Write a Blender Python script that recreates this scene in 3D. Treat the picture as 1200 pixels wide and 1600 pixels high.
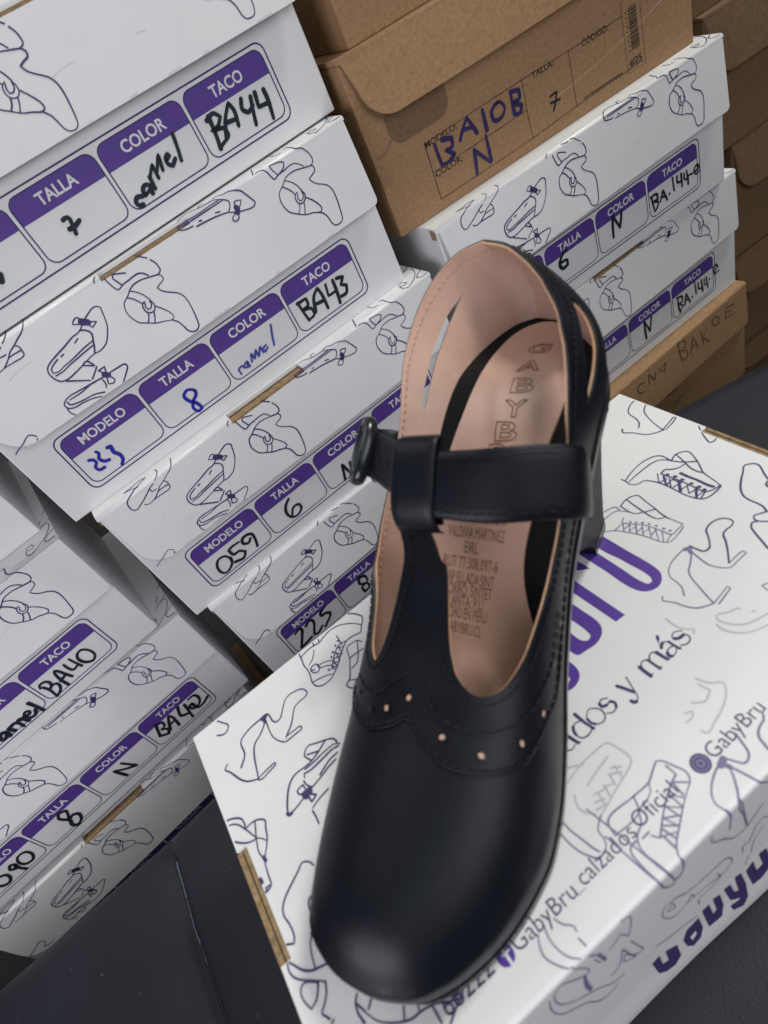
import bpy, bmesh, math, random
import numpy as np
from mathutils import Vector, Matrix
from mathutils.geometry import delaunay_2d_cdt, tessellate_polygon
random.seed(7)
SC = bpy.context.scene
for o in list(bpy.data.objects):
    bpy.data.objects.remove(o)
# ------------------------------------------------------------------ camera, world, lamps, exposure
CAM = bpy.data.cameras.new('camera')
cam = bpy.data.objects.new('camera', CAM)
SC.collection.objects.link(cam)
CAM.sensor_fit = 'VERTICAL'
CAM.sensor_height = 36.0
CAM.lens = 36.0 * 974.536 / 1600.0
CAM.clip_start = 0.01
CAM.clip_end = 50
CAM.dof.use_dof = True
CAM.dof.aperture_fstop = 9.5
CAM.dof.focus_distance = 0.47
cam.matrix_world = Matrix(((0.754979, 0.626379, -0.19405, 0.164291), (-0.532514, 0.41295, -0.738851, -0.459116), (-0.382668, 0.661152, 0.645324, 0.445178), (0.0, 0.0, 0.0, 1.0)))
SC.camera = cam

W = bpy.data.worlds.new('World')
SC.world = W
W.use_nodes = True
bg = W.node_tree.nodes['Background']
bg.inputs[0].default_value = (0.74, 0.80, 0.86, 1)
bg.inputs[1].default_value = 0.09


def lamp(name, loc, target, size, power, color, size_y=None):
    L = bpy.data.lights.new(name, 'AREA')
    L.energy = power
    L.color = color
    L.shape = 'RECTANGLE' if size_y else 'SQUARE'
    L.size = size
    if size_y:
        L.size_y = size_y
    o = bpy.data.objects.new(name, L)
    SC.collection.objects.link(o)
    o.location = loc
    o.rotation_euler = (Vector(target) - Vector(loc)).to_track_quat('-Z', 'Y').to_euler()
    return o


lamp('ceiling_lamp', (-0.10, 0.42, 1.50), (-0.05, -0.25, 0.2), 0.7, 4.5, (0.97, 0.98, 0.97))
lamp('side_lamp', (2.20, -0.42, 2.90), (0.20, -0.22, 0.2), 0.60, 66, (1.0, 1.0, 0.92))
lamp('tube_lamp', (-0.98, -0.76, 0.42), (-0.05, -0.02, 0.32), 0.9, 10.5, (0.93, 0.91, 1.0), 0.7)
lamp('front_fill', (0.50, -1.20, 0.95), (-0.05, 0.0, 0.25), 0.8, 5.5, (0.97, 0.98, 1.0))  # unseen fill light, added to brighten the fronts of the stacked boxes
lamp('window_lamp', (-0.05, -0.95, 1.60), (0.10, -0.20, 0.15), 0.9, 2.0, (0.90, 1.0, 0.90))
SC.view_settings.view_transform = 'Standard'
SC.view_settings.look = 'None'
SC.view_settings.exposure = 0.12
SC.view_settings.gamma = 1.0
SC.view_settings.use_curve_mapping = False
SC.render.engine = 'CYCLES'
SC.cycles.max_bounces = 8
SC.cycles.use_denoising = True


# ------------------------------------------------------------------ materials
def srgb(r, g, b):
    f = lambda c: (c / 255 / 12.92) if c / 255 <= 0.04045 else ((c / 255 + 0.055) / 1.055) ** 2.4
    return (f(r), f(g), f(b), 1)


def mat(name, col, rough=0.5, noise=0.0, nscale=40, bump=0.0, bscale=400, spec=0.5, col2=None, stretch=None, coat=0.0, detail=4):
    m = bpy.data.materials.new(name)
    m.use_nodes = True
    nt = m.node_tree
    b = nt.nodes['Principled BSDF']
    b.inputs['Base Color'].default_value = col
    b.inputs['Roughness'].default_value = rough
    b.inputs['Specular IOR Level'].default_value = spec
    b.inputs['Coat Weight'].default_value = coat
    tc = nt.nodes.new('ShaderNodeTexCoord')
    mp = nt.nodes.new('ShaderNodeMapping')
    nt.links.new(tc.outputs['Object'], mp.inputs[0])
    if stretch:
        mp.inputs['Scale'].default_value = stretch
    if noise or col2:
        n = nt.nodes.new('ShaderNodeTexNoise')
        n.inputs['Scale'].default_value = nscale
        n.inputs['Detail'].default_value = detail
        n.inputs['Roughness'].default_value = 0.65
        nt.links.new(mp.outputs[0], n.inputs['Vector'])
        r = nt.nodes.new('ShaderNodeValToRGB')
        c2 = col2 or tuple(c * (1 - noise) for c in col[:3]) + (1,)
        r.color_ramp.elements[0].position = 0.3
        r.color_ramp.elements[1].position = 0.7
        r.color_ramp.elements[0].color = c2
        r.color_ramp.elements[1].color = col
        nt.links.new(n.outputs['Fac'], r.inputs[0])
        nt.links.new(r.outputs[0], b.inputs['Base Color'])
        mr = nt.nodes.new('ShaderNodeMapRange')
        mr.inputs[3].default_value = rough * 0.88
        mr.inputs[4].default_value = min(1, rough * 1.14)
        nt.links.new(n.outputs['Fac'], mr.inputs[0])
        nt.links.new(mr.outputs[0], b.inputs['Roughness'])
    if bump:
        n2 = nt.nodes.new('ShaderNodeTexNoise')
        n2.inputs['Scale'].default_value = bscale
        n2.inputs['Detail'].default_value = 3
        nt.links.new(mp.outputs[0], n2.inputs['Vector'])
        bm_ = nt.nodes.new('ShaderNodeBump')
        bm_.inputs['Strength'].default_value = bump
        bm_.inputs['Distance'].default_value = 0.001
        nt.links.new(n2.outputs['Fac'], bm_.inputs['Height'])
        nt.links.new(bm_.outputs[0], b.inputs['Normal'])
    return m


M = dict(
    white=mat('white_coated_board', (0.70, 0.70, 0.71, 1), 0.40, 0.06, 11, 0.35, 16),
    white2=mat('white_board_inner', (0.60, 0.59, 0.57, 1), 0.6, 0.07, 60, 0.05, 200),
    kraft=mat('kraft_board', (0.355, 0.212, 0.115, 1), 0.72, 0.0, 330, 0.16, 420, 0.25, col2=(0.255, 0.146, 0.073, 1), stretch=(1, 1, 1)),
    kraft2=mat('kraft_board_shaded', (0.20, 0.118, 0.068, 1), 0.75, 0.0, 230, 0.14, 420, 0.25, col2=(0.14, 0.080, 0.045, 1)),  # darker copy of kraft: the right-edge stack's shade put into its colour
    flute=mat('raw_corrugated_edge', (0.36, 0.25, 0.14, 1), 0.85, 0.0, 300, 0.3, 700, 0.2, col2=(0.17, 0.11, 0.06, 1), stretch=(1, 1, 3)),
    purple=mat('purple_label_ink', (0.095, 0.045, 0.27, 1), 0.45, 0.12, 90),
    logo=mat('purple_logo_ink', (0.085, 0.036, 0.28, 1), 0.42, 0.08, 60),
    line=mat('dark_violet_line_ink', (0.050, 0.028, 0.135, 1), 0.5, 0.25, 300),
    pale=mat('pale_violet_line_ink', (0.185, 0.160, 0.30, 1), 0.5, 0.2, 200),
    faint=mat('faint_violet_line_ink', (0.46, 0.45, 0.52, 1), 0.5, 0.06, 200),
    marker=mat('black_marker_ink', (0.017, 0.021, 0.036, 1), 0.4, 0.35, 260),
    blue=mat('blue_marker_ink', (0.022, 0.018, 0.36, 1), 0.45, 0.2, 200),
    lblue=mat('thin_blue_ink', (0.085, 0.095, 0.45, 1), 0.5, 0.5, 700),
    navy=mat('dark_blue_marker_ink', (0.030, 0.022, 0.105, 1), 0.5, 0.35, 220),
    pencil=mat('faded_pen_ink', (0.085, 0.055, 0.035, 1), 0.6, 0.3, 300),
    black_print=mat('black_print_ink', (0.03, 0.022, 0.018, 1), 0.6, 0.2, 200),
    leather=mat('black_smooth_leather', (0.0034, 0.0045, 0.0092, 1), 0.41, 0.25, 26, 0.15, 1100, 0.25),
    leather_edge=mat('black_leather_edge', (0.012, 0.014, 0.018, 1), 0.45, 0.2, 200, 0.1, 900),
    stitch=mat('black_thread', (0.006, 0.007, 0.010, 1), 0.6, spec=0.25),
    sole=mat('black_outsole', (0.008, 0.009, 0.012, 1), 0.30, 0.2, 60),
    heelm=mat('black_heel_cover', (0.005, 0.006, 0.010, 1), 0.55, 0.15, 50, 0.06, 800, 0.18),
    lining=mat('peach_lining', (0.47, 0.290, 0.225, 1), 0.46, 0.14, 70, 0.18, 620),
    edge=mat('tan_lining_edge', (0.56, 0.33, 0.20, 1), 0.6, 0.2, 300),
    sock=mat('peach_insole', (0.52, 0.325, 0.255, 1), 0.30, 0.08, 60, 0.08, 600),
    band=mat('black_insole_board', (0.004, 0.0038, 0.0048, 1), 0.75, 0.2, 100, 0, 400, 0.2),
    emboss=mat('stamped_brown_print', (0.20, 0.095, 0.055, 1), 0.5, 0.2, 300),
    buckle=mat('black_metal_buckle', (0.012, 0.014, 0.018, 1), 0.22, 0.2, 80),
    bench=mat('black_leatherette', (0.0100, 0.0112, 0.0190, 1), 0.52, 0.35, 9, 0.25, 800, 0.34),
    bench2=mat('bench_base', (0.012, 0.012, 0.014, 1), 0.7, 0.2, 20),
    scuff=mat('pale_scuff', (0.07, 0.077, 0.10, 1), 0.6, 0.3, 200),
    smudge=mat('grey_smudge', (0.615, 0.61, 0.605, 1), 0.6, 0.2, 60),
    wall=mat('dark_wall', (0.06, 0.052, 0.048, 1), 0.8, 0.2, 5),
    floor=mat('dark_floor', (0.05, 0.047, 0.045, 1), 0.6, 0.3, 8),
)


# ------------------------------------------------------------------ mesh helpers
class MB:
    def __init__(self):
        self.v = []; self.f = []; self.m = []; self.mats = []; self.smooth = []

    def mi(self, m):
        if m not in self.mats:
            self.mats.append(m)
        return self.mats.index(m)

    def add(self, vs, fs, m, smooth=False):
        b = len(self.v)
        self.v += [tuple(p) for p in vs]
        k = self.mi(m)
        for f_ in fs:
            self.f.append(tuple(i + b for i in f_)); self.m.append(k); self.smooth.append(smooth)

    def build(self, name, parent=None, loc=None):
        me = bpy.data.meshes.new(name)
        me.from_pydata(self.v, [], self.f)
        for m in self.mats:
            me.materials.append(m)
        me.polygons.foreach_set('material_index', self.m)
        me.polygons.foreach_set('use_smooth', self.smooth)
        me.update()
        o = bpy.data.objects.new(name, me)
        SC.collection.objects.link(o)
        if parent:
            o.parent = parent
        if loc:
            o.location = loc
        return o


def bevel_mesh(o, w=0.001, seg=2, angle=35):
    md = o.modifiers.new('bevel', 'BEVEL')
    md.width = w; md.segments = seg; md.limit_method = 'ANGLE'; md.angle_limit = math.radians(angle)
    md.harden_normals = False
    for p in o.data.polygons:
        p.use_smooth = True
    md2 = o.modifiers.new('wn', 'WEIGHTED_NORMAL')
    md2.keep_sharp = True
    return o


def box(mb, x0, x1, y0, y1, z0, z1, m):
    vs = [(x, y, z) for x in (x0, x1) for y in (y0, y1) for z in (z0, z1)]
    mb.add(vs, [(0, 1, 3, 2), (4, 6, 7, 5), (0, 4, 5, 1), (2, 3, 7, 6), (0, 2, 6, 4), (1, 5, 7, 3)], m)


def prism(mb, poly, mapf, d0, d1, m, m_side=None):
    """closed slab: poly in 2D, mapf(u, v, d) -> 3D"""
    n = len(poly)
    vs = [mapf(u, v, d0) for u, v in poly] + [mapf(u, v, d1) for u, v in poly]
    tris = tessellate_polygon([[Vector((u, v, 0)) for u, v in poly]])
    mb.add(vs, [tuple(t) for t in tris] + [tuple(i + n for i in reversed(t)) for t in tris], m)
    mb.add(vs, [(i, (i + 1) % n, (i + 1) % n + n, i + n) for i in range(n)], m_side or m)


def catmull(P, step, closed=False):
    P = [np.array(p, float) for p in P]
    if len(P) < 3:
        n = max(2, int(np.linalg.norm(P[-1] - P[0]) / step) + 1)
        return [P[0] + (P[-1] - P[0]) * i / (n - 1) for i in range(n)]
    out = []
    n = len(P)
    for i in range(n - 1):
        p1, p2 = P[i], P[i + 1]
        p0 = P[i - 1] if i > 0 else (P[-2] if closed else 2 * p1 - p2)
        p3 = P[i + 2] if i + 2 < n else (P[1] if closed else 2 * p2 - p1)
        # sharp corners stay sharp
        def tang(a, b, c):
            d1 = b - a; d2 = c - b
            l1 = np.linalg.norm(d1) + 1e-9; l2 = np.linalg.norm(d2) + 1e-9
            cs = d1 @ d2 / (l1 * l2)
            if cs < 0.15:
                return None
            return (d1 / l1 + d2 / l2) * 0.5
        L = np.linalg.norm(p2 - p1)
        t1 = tang(p0, p1, p2); t2 = tang(p1, p2, p3)
        dr = (p2 - p1) / (L + 1e-9)
        t1 = (dr if t1 is None else t1) * L
        t2 = (dr if t2 is None else t2) * L
        k = max(1, int(L / step))
        for j in range(k):
            t = j / k
            out.append((2 * t**3 - 3 * t**2 + 1) * p1 + (t**3 - 2 * t**2 + t) * t1 + (-2 * t**3 + 3 * t**2) * p2 + (t**3 - t**2) * t2)
    out.append(P[-1])
    return out


_RK = [0]


def ribbon(mb, pts, w, mapf, m, step=0.0012, vary=0.25, lift=0.00012):
    """ink line of width w (m) on a surface; mapf(u, v, lift) -> 3D"""
    _RK[0] = (_RK[0] + 1) % 25
    h = lift + _RK[0] * 0.000004
    P = catmull(pts, step, closed=np.allclose(pts[0], pts[-1]))
    P = [p for i, p in enumerate(P) if i == 0 or np.linalg.norm(p - P[i - 1]) > 1e-6]
    if len(P) < 2:
        P = [P[0], P[0] + np.array([w * 0.3, 0])]
    n = len(P)
    ph = random.random() * 6; ph2 = random.random() * 6
    d0 = (P[1] - P[0]) / np.linalg.norm(P[1] - P[0]); d1 = (P[-1] - P[-2]) / np.linalg.norm(P[-1] - P[-2])
    rows = []
    for c, s_ in ((-0.5, 0.3), (-0.35, 0.72), (-0.15, 0.95)):
        rows.append((P[0] + d0 * w * c, d0, s_))
    for i in range(n):
        a = P[max(i - 1, 0)]; b = P[min(i + 1, n - 1)]
        d = b - a; l = np.linalg.norm(d)
        d = d / l if l > 1e-9 else d0
        rows.append((P[i], d, 1.0))
    for c, s_ in ((0.15, 0.95), (0.35, 0.72), (0.5, 0.3)):
        rows.append((P[-1] + d1 * w * c, d1, s_))
    vs = []
    for i, (p, d, s_) in enumerate(rows):
        k = 1 + vary * (math.sin(i * 0.21 + ph) * 0.5 + math.sin(i * 0.053 + ph2) * 0.5)
        nrm = np.array([-d[1], d[0]]) * w * 0.5 * s_ * k
        vs.append(mapf(p[0] + nrm[0], p[1] + nrm[1], h)); vs.append(mapf(p[0] - nrm[0], p[1] - nrm[1], h))
    mb.add(vs, [(2 * i, 2 * i + 1, 2 * i + 3, 2 * i + 2) for i in range(len(rows) - 1)], m)


def fillpoly(mb, pts, mapf, m, lift=0.0001, smooth_step=0.0015, holes=()):
    loops = [[np.array(p) for p in pts]] + [[np.array(p) for p in h] for h in holes]
    if smooth_step:
        loops = [catmull(l + [l[0]], smooth_step, closed=True)[:-1] for l in loops]
    flat = [p for l in loops for p in l]
    tris = tessellate_polygon([[Vector((p[0], p[1], 0)) for p in l] for l in loops])
    mb.add([mapf(p[0], p[1], lift) for p in flat], [tuple(t) for t in tris], m)


def rrect(x0, x1, y0, y1, r, rb=None, n=6):
    """rounded rectangle outline, r = top radius, rb = bottom radius (y0 side)"""
    rb = r if rb is None else rb
    out = []
    for cx, cy, a0, rr in ((x1, y1, 0, r), (x0, y1, 90, r), (x0, y0, 180, rb), (x1, y0, 270, rb)):
        ox = cx - rr if cx == x1 else cx + rr
        oy = cy - rr if cy == y1 else cy + rr
        if rr == 0:
            out.append((cx, cy)); continue
        for i in range(n + 1):
            a = math.radians(a0 + 90 * i / n)
            out.append((ox + rr * math.cos(a), oy + rr * math.sin(a)))
    return out


def outline(mb, loop, w, mapf, m, lift):
    n = len(loop); vs = []
    L = [np.array(p) for p in loop]
    for i in range(n):
        d = L[(i + 1) % n] - L[i - 1]; d = d / (np.linalg.norm(d) + 1e-12)
        nr = np.array([-d[1], d[0]]) * w / 2
        vs.append(mapf(*(L[i] + nr), lift)); vs.append(mapf(*(L[i] - nr), lift))
    mb.add(vs, [(2 * i, 2 * i + 1, (2 * i + 3) % (2 * n), (2 * i + 2) % (2 * n)) for i in range(n)], m)


_TX = {}


def text_mesh(s, bold=0.0):
    k = (s, bold)
    if k not in _TX:
        c = bpy.data.curves.new('lettering', 'FONT')
        c.body = s; c.size = 1.0; c.offset = bold; c.resolution_u = 3
        o = bpy.data.objects.new('lettering', c)
        me = bpy.data.meshes.new_from_object(o)
        _TX[k] = ([tuple(v.co) for v in me.vertices], [tuple(p.vertices) for p in me.polygons])
        bpy.data.objects.remove(o); bpy.data.curves.remove(c); bpy.data.meshes.remove(me)
    return _TX[k]


def text(mb, s, org, ux, uy, size, mapf, m, lift=0.0002, bold=0.0, align='L', sx=1.0, width=None):
    vs, fs = text_mesh(s, bold)
    xs = [v[0] for v in vs]; w = max(xs) - min(xs); x0 = min(xs)
    if width:
        sx = width / (w * size)
    off = {'L': 0, 'C': -w / 2, 'R': -w}[align]
    P = []
    for x, y, z in vs:
        X = (x - x0 + off) * size * sx; Y = y * size
        P.append(mapf(org[0] + ux[0] * X + uy[0] * Y, org[1] + ux[1] * X + uy[1] * Y, lift))
    mb.add(P, fs, m)


def tube(mb, pts, r, m, n=8, closed=False, ry=None, up=None):
    P = [Vector(p) for p in pts]; k = len(P)
    T = []
    for i in range(k):
        a = P[(i - 1) % k] if (closed or i > 0) else P[0]
        b = P[(i + 1) % k] if (closed or i < k - 1) else P[-1]
        T.append((b - a).normalized())
    N = (Vector(up) if up else T[0].orthogonal())
    vs = []
    for i in range(k):
        N = (N - T[i] * N.dot(T[i])).normalized()
        B = T[i].cross(N)
        for j in range(n):
            a = 2 * math.pi * j / n
            vs.append(P[i] + N * (math.cos(a) * r) + B * (math.sin(a) * (ry or r)))
    fs = []
    for i in range(k if closed else k - 1):
        for j in range(n):
            fs.append((i * n + j, i * n + (j + 1) % n, ((i + 1) % k) * n + (j + 1) % n, ((i + 1) % k) * n + j))
    if not closed:
        fs.append(tuple(reversed(range(n)))); fs.append(tuple((k - 1) * n + j for j in range(n)))
    mb.add(vs, fs, m, True)


def empty(name, label, cat, loc=(0, 0, 0), rz=0, group=None):
    o = bpy.data.objects.new(name, None)
    SC.collection.objects.link(o)
    o.empty_display_size = 0.05
    o.location = loc; o.rotation_euler = (0, 0, rz)
    o['label'] = label; o['category'] = cat
    if group:
        o['group'] = group
    return o


D = {"flap":[[0.75,[2735,-108,2761,-109,2771,11,2818,44,2845,85,2858,127,2852,157,2828,171,2783,161]],[0.75,[2828,171,2840,187,2836,215,2802,231,2769,242,2781,
267,2806,298,2844,323,2877,352,2894,393,2896,436,2892,484,2883,541,2869,604,2853,621,2819,624,2795,617,2780,594,2769,533,2753,498,2724,470]],[0.75,[2827,
174,2759,157,2701,142,2650,142,2615,150,2584,174,2551,193,2527,207,2510,242,2505,274,2510,314,2528,356,2573,396,2629,434,2682,450,2739,476,2758,458,2750,
425,2724,378,2685,333]],[0.75,[2600,160,2637,190,2665,230,2680,275]],[0.75,[2566,189,2594,219,2615,254,2622,278]],[0.75,[2773,149,2748,120,2718,100,2677,
97,2632,103,2580,106,2540,116,2527,85,2516,50,2495,20]],[0.75,[2575,100,2558,62,2551,23,2587,29,2636,43,2655,59,2648,76,2621,94,2580,106]],[0.75,[2443,
12,2470,13,2495,20]],[0.75,[2472,-134,2423,11]],[0.75,[2645,-155,2657,-87,2695,-72]],[0.75,[2680,275,2681,286,2689,304,2683,328,2662,349,2634,352,2612,
332,2611,304,2623,279,2643,272]],[0.75,[2675,283,2678,305,2660,330,2637,333,2629,310,2640,285]],[0.75,[2619,346,2604,377,2579,400]],[0.75,[2654,362,2639,
396,2621,429]],[0.75,[2098,-18,2133,-23,2169,-1,2212,14,2252,33,2293,62,2310,97,2330,140,2340,171,2319,188,2292,187,2245,175,2211,165]],[0.75,[2084,-7,
2117,18,2152,44,2182,69,2179,92,2166,112,2145,128]],[0.75,[2134,125,2165,143,2191,154]],[0.75,[2133,126,2089,117,2042,108,1981,101,1908,94]],[0.75,[1793,
16,1812,-13,1846,-54,1903,-71,1950,-56,1983,-23,2018,-15,2081,-8]],[0.75,[1801,36,1824,30,1857,29,1920,32,1990,32,2058,29,2122,31]],[0.75,[1829,46,1877,
46,1955,46,2033,45,2144,46]],[0.75,[1793,16,1794,32,1799,57,1827,70,1854,77,1886,79]],[0.75,[1983,-23,2008,-72,2034,-56]],[0.75,[2214,95,2230,96,2262,109,
2231,137,2206,132,2214,95]],[0.75,[2181,154,2163,166,2140,182,2144,195,2170,207,2187,197,2198,169]],[0.75,[2064,88,2095,97]],[0.75,[1940,76,1957,79]],[3.2,
[2206,132,2211,145,2196,162]],[0.75,[1423,14,1449,19,1481,54,1517,87]],[0.75,[1528,107,1544,141,1547,173,1543,195,1517,208,1472,196]],[0.75,[1515,210,1529,
229,1524,254,1490,265,1459,277,1473,309,1505,340,1554,381,1574,421,1577,472,1570,528,1558,591,1540,643,1513,656,1478,646,1462,622,1453,577,1441,537,1416,
505]],[0.75,[1515,211,1458,194,1401,179,1349,178,1309,191,1276,214,1245,230,1227,240,1209,271,1201,311,1208,352,1228,396,1272,430,1319,463,1368,482,1418,
502,1438,492,1437,465,1415,420,1379,367]],[0.75,[1301,197,1333,228,1358,266,1374,311]],[0.75,[1263,226,1287,249,1306,283,1319,307]],[0.75,[1459,183,1442,
156,1417,138,1382,135,1342,139,1295,141,1246,152,1231,119,1223,82,1218,51]],[0.75,[1284,141,1271,105,1262,79,1270,60,1306,70,1348,92]],[0.75,[1179,1,1164,
12,1153,39]],[0.75,[1333,4,1362,18,1397,20]],[0.75,[1372,314,1378,337,1376,365,1357,386,1329,387,1307,364,1306,334,1317,312,1337,304]],[0.75,[1368,319,
1365,343,1343,362,1326,359,1323,338,1333,315]],[0.75,[1313,376,1299,405,1274,430]],[0.75,[1348,392,1331,426,1309,457]],[0.8,[967,187,1006,171,1043,158,
1067,160,1087,180,1081,208,1065,262,1048,303,1019,343,975,387,913,406,876,401,804,412,771,420,707,433,654,441,617,438,595,425,580,397,574,365,575,341,594,
310,618,297,688,276,759,259,835,238,885,233,941,203]],[0.8,[899,231,921,244,937,265,941,287,920,330,899,369,878,399]],[0.8,[918,328,877,330,817,339,748,
352,682,360,628,369,597,360,601,336,625,319,672,302]],[0.8,[903,351,842,357,768,366,710,373,649,384,598,382]],[0.8,[853,264,823,276]],[0.8,[722,296,701,
298]],[0.8,[771,420,804,412,818,436,827,467,769,422]],[0.8,[832,478,796,505,760,529]],[0.8,[624,445,675,481,743,529]],[0.8,[928,152,897,163,885,175,931,
199,945,183,928,152]],[0.8,[972,213,1015,241,971,258,962,226]],[0.8,[870,559,923,561,990,573,990,588,947,629,897,667,857,690,808,698,756,693,687,667,634,
664,578,666,534,669,512,637,511,602]],[0.8,[827,560,764,554,699,549,637,543,573,539,540,547,513,571,521,602,559,621,612,624,681,639,744,665]],[0.8,[765,
647,708,623,647,614,587,604,542,585,541,562]],[0.8,[724,553,648,562,562,560]],[0.8,[806,570,808,601,794,628]],[0.8,[610,668,653,709,669,706,678,660]],[0.8,
[532,672,571,708]],[0.8,[824,508,871,506,854,548]],[0.8,[824,508,842,542]],[0.8,[850,566,869,617,852,630,820,617,840,570]],[3.2,[936,189,969,217]],[3.2,
[838,550,856,567]],[0.7,[49,677,87,651,152,627,220,600,234,609,249,635]],[0.7,[244,650,213,686,198,707,217,716,257,722,299,717]],[0.7,[675,-77,652,11,619,
45,573,67,531,88,483,109,457,131,397,168]],[0.7,[531,88,546,104,547,140,539,166,524,172,471,170,397,168,351,172,330,163,322,152]],[0.7,[457,131,500,130,
540,134]],[0.7,[537,-75,542,-31,524,12,490,39]],[0.7,[465,55,420,72,355,109,292,137,260,150,237,139,228,103,237,60,256,39,301,15,349,-20,398,-44,452,-67,
398,-80,326,-69,260,-67]],[0.7,[260,-67,319,-45,368,-13]],[0.7,[420,72,422,105,458,106]],[0.7,[3174,-475,3222,-525,3266,-560]],[0.7,[3064,-240,3142,-289,
3181,-261,3168,-180,3109,-93,3037,-36]],[0.7,[3089,-306,3137,-381]],[0.7,[3130,-272,3213,-337]],[0.7,[3203,-132,3140,-96,3104,-49,3119,-22,3183,-15]],[0.7,
[2957,-132,3001,-145,3022,-94,2987,-78,2954,-112,2949,-42,2973,-12,3031,-28]]],"hand":{"44":[[2.2,"K",[2300,370,2291,276,2274,184]],[2.2,"K",[2277,356,
2340,371,2375,335,2328,298,2277,293,2361,269,2368,225,2316,204,2272,191]],[2.2,"K",[2346,216,2390,299,2467,375,2481,325,2463,240]],[2.2,"K",[2387,290,2469,
277]],[2.2,"K",[2561,356,2539,304,2568,274,2620,290]],[2.2,"K",[2630,338,2605,267,2582,192]],[2.2,"K",[2671,345,2653,265,2724,258]],[2.2,"K",[2738,334,
2738,276,2719,168]],[2.2,"K",[1153,321,1170,324,1184,320,1189,309,1183,281,1179,258,1168,228]],[2.2,"K",[1152,264,1169,261,1195,264,1231,275]],[1.9,"K",
[1650,200,1615,211,1592,191,1601,166,1627,161]],[1.9,"K",[1669,195,1672,226,1696,243,1723,235,1723,218,1697,202,1677,201]],[1.9,"K",[1730,227,1717,182]],
[1.9,"K",[1756,267,1748,198]],[1.9,"K",[1764,271,1812,316,1804,237]],[1.9,"K",[1815,268,1879,342,1855,260]],[1.9,"K",[1913,294,1943,304,1935,322,1911,308,
1905,273,1927,249,1965,276]],[1.9,"K",[2031,393,2016,324,1995,250]],[2.4,"K",[661,261,640,228]]],"43":[[1.9,"K",[2277,365,2283,286,2295,207]],[1.9,"K",
[2270,364,2351,360,2343,309,2284,299,2353,272,2354,220,2295,207]],[1.9,"K",[2372,228,2414,334,2470,376,2481,308,2478,197]],[1.9,"K",[2395,279,2476,266]],
[1.9,"K",[2542,358,2525,272,2585,271]],[1.9,"K",[2610,355,2605,278,2588,172]],[1.9,"K",[2645,349,2700,332,2656,288,2699,261,2670,209,2619,210]],[1.5,"L",
[1660,224,1621,219,1619,176]],[1.5,"L",[1694,230,1660,206,1692,189,1709,234,1707,185]],[1.5,"L",[1739,206,1764,263,1771,213,1810,265,1806,206,1851,266,
1854,214]],[1.5,"L",[1897,249,1862,241,1870,206,1902,228]],[1.5,"L",[2009,353,1976,276,1953,210]],[2.0,"B",[1261,286,1216,320,1174,297,1183,246,1220,196,
1232,143,1195,140,1178,182,1204,223,1253,256,1261,286]],[2.2,"B",[375,321,397,307,401,276,376,256,384,220,420,215]],[2.2,"B",[449,341,457,323,434,290,447,
252,480,239]],[2.2,"B",[525,319,550,314,540,263,559,225,553,182,525,157]]],"59":[[1.8,"K",[529,249,499,309,444,319,407,285,393,207,418,169,473,178,518,
220,525,260]],[1.8,"K",[661,333,587,337,554,328,567,264,619,258,656,216,614,175,534,195]],[1.8,"K",[754,289,722,265,684,289,695,331,743,340,784,317,781,
248,761,182]],[1.8,"K",[1203,361,1152,324,1123,261,1143,190,1200,175,1254,211,1249,257,1198,264,1149,201]],[2.0,"K",[1712,152,1755,297,1794,128,1826,268]]],
"25":[[2.1,"K",[390,375,449,398,463,368,430,305,388,237,348,178,415,187,492,204]],[2.1,"K",[511,364,561,392,592,375,587,322,554,259,531,207,557,188,634,
225]],[2.1,"K",[769,405,728,390,691,368,690,337,738,327,767,292,751,259,703,225,655,191]],[2.0,"K",[1251,365,1183,403,1168,324,1230,273,1232,217,1167,199,
1167,271,1242,295,1251,365]]],"40":[[1.75,"K",[2232,309,2246,337,2285,332,2306,304,2300,265,2274,246]],[1.75,"K",[2248,299,2260,245,2254,148]],[1.75,"K",
[2296,257,2329,246,2333,209,2302,166,2254,144]],[1.75,"K",[2377,159,2373,238,2387,332,2398,351,2411,332,2429,263,2446,196]],[1.75,"K",[2364,237,2416,249]],
[1.75,"K",[2478,336,2480,273,2494,239,2539,246]],[1.75,"K",[2537,345,2545,279,2556,215]],[1.75,"K",[2646,339,2603,329,2581,283,2601,212,2645,183,2684,211,
2688,278,2646,339]],[2.35,"K",[1809,148,1813,199,1791,220,1762,205,1745,168,1769,159,1810,187]],[2.35,"K",[1844,211,1860,155]],[2.35,"K",[1858,212,1901,
215,1919,198,1924,137]],[2.35,"K",[1919,198,1941,212,1965,194,1979,142]],[2.35,"K",[1978,204,2029,191,2038,211,2017,230,1995,214,1987,181,2017,148,2053,
152,2076,186]],[2.35,"K",[2087,277,2100,195,2106,130]]],"42":[[2.2,"K",[2323,406,2291,331,2264,259]],[2.2,"K",[2319,401,2371,378,2358,319,2317,316,2358,
261,2332,209,2264,259]],[2.2,"K",[2368,232,2415,328,2453,387,2466,342,2449,203]],[2.2,"K",[2401,288,2462,285]],[2.2,"K",[2564,388,2527,273,2583,234]],[2.2,
"K",[2620,356,2607,276,2586,167]],[2.2,"K",[2682,370,2740,364,2755,296,2713,233,2648,234,2631,295,2670,300,2688,204,2742,200,2817,231]],[2.2,"K",[1872,
336,1933,182,1848,252,1776,327,1810,172]],[2.2,"K",[1276,361,1228,398,1191,351,1208,280,1222,248,1196,179,1215,127,1275,155,1305,230,1274,267,1220,251,
1263,321,1276,361]],[2.2,"K",[809,325,750,339,708,281,721,207,779,192,822,254,809,325]],[2.2,"K",[680,298,654,328,624,284,652,243,680,298,669,219,683,159]],
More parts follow.
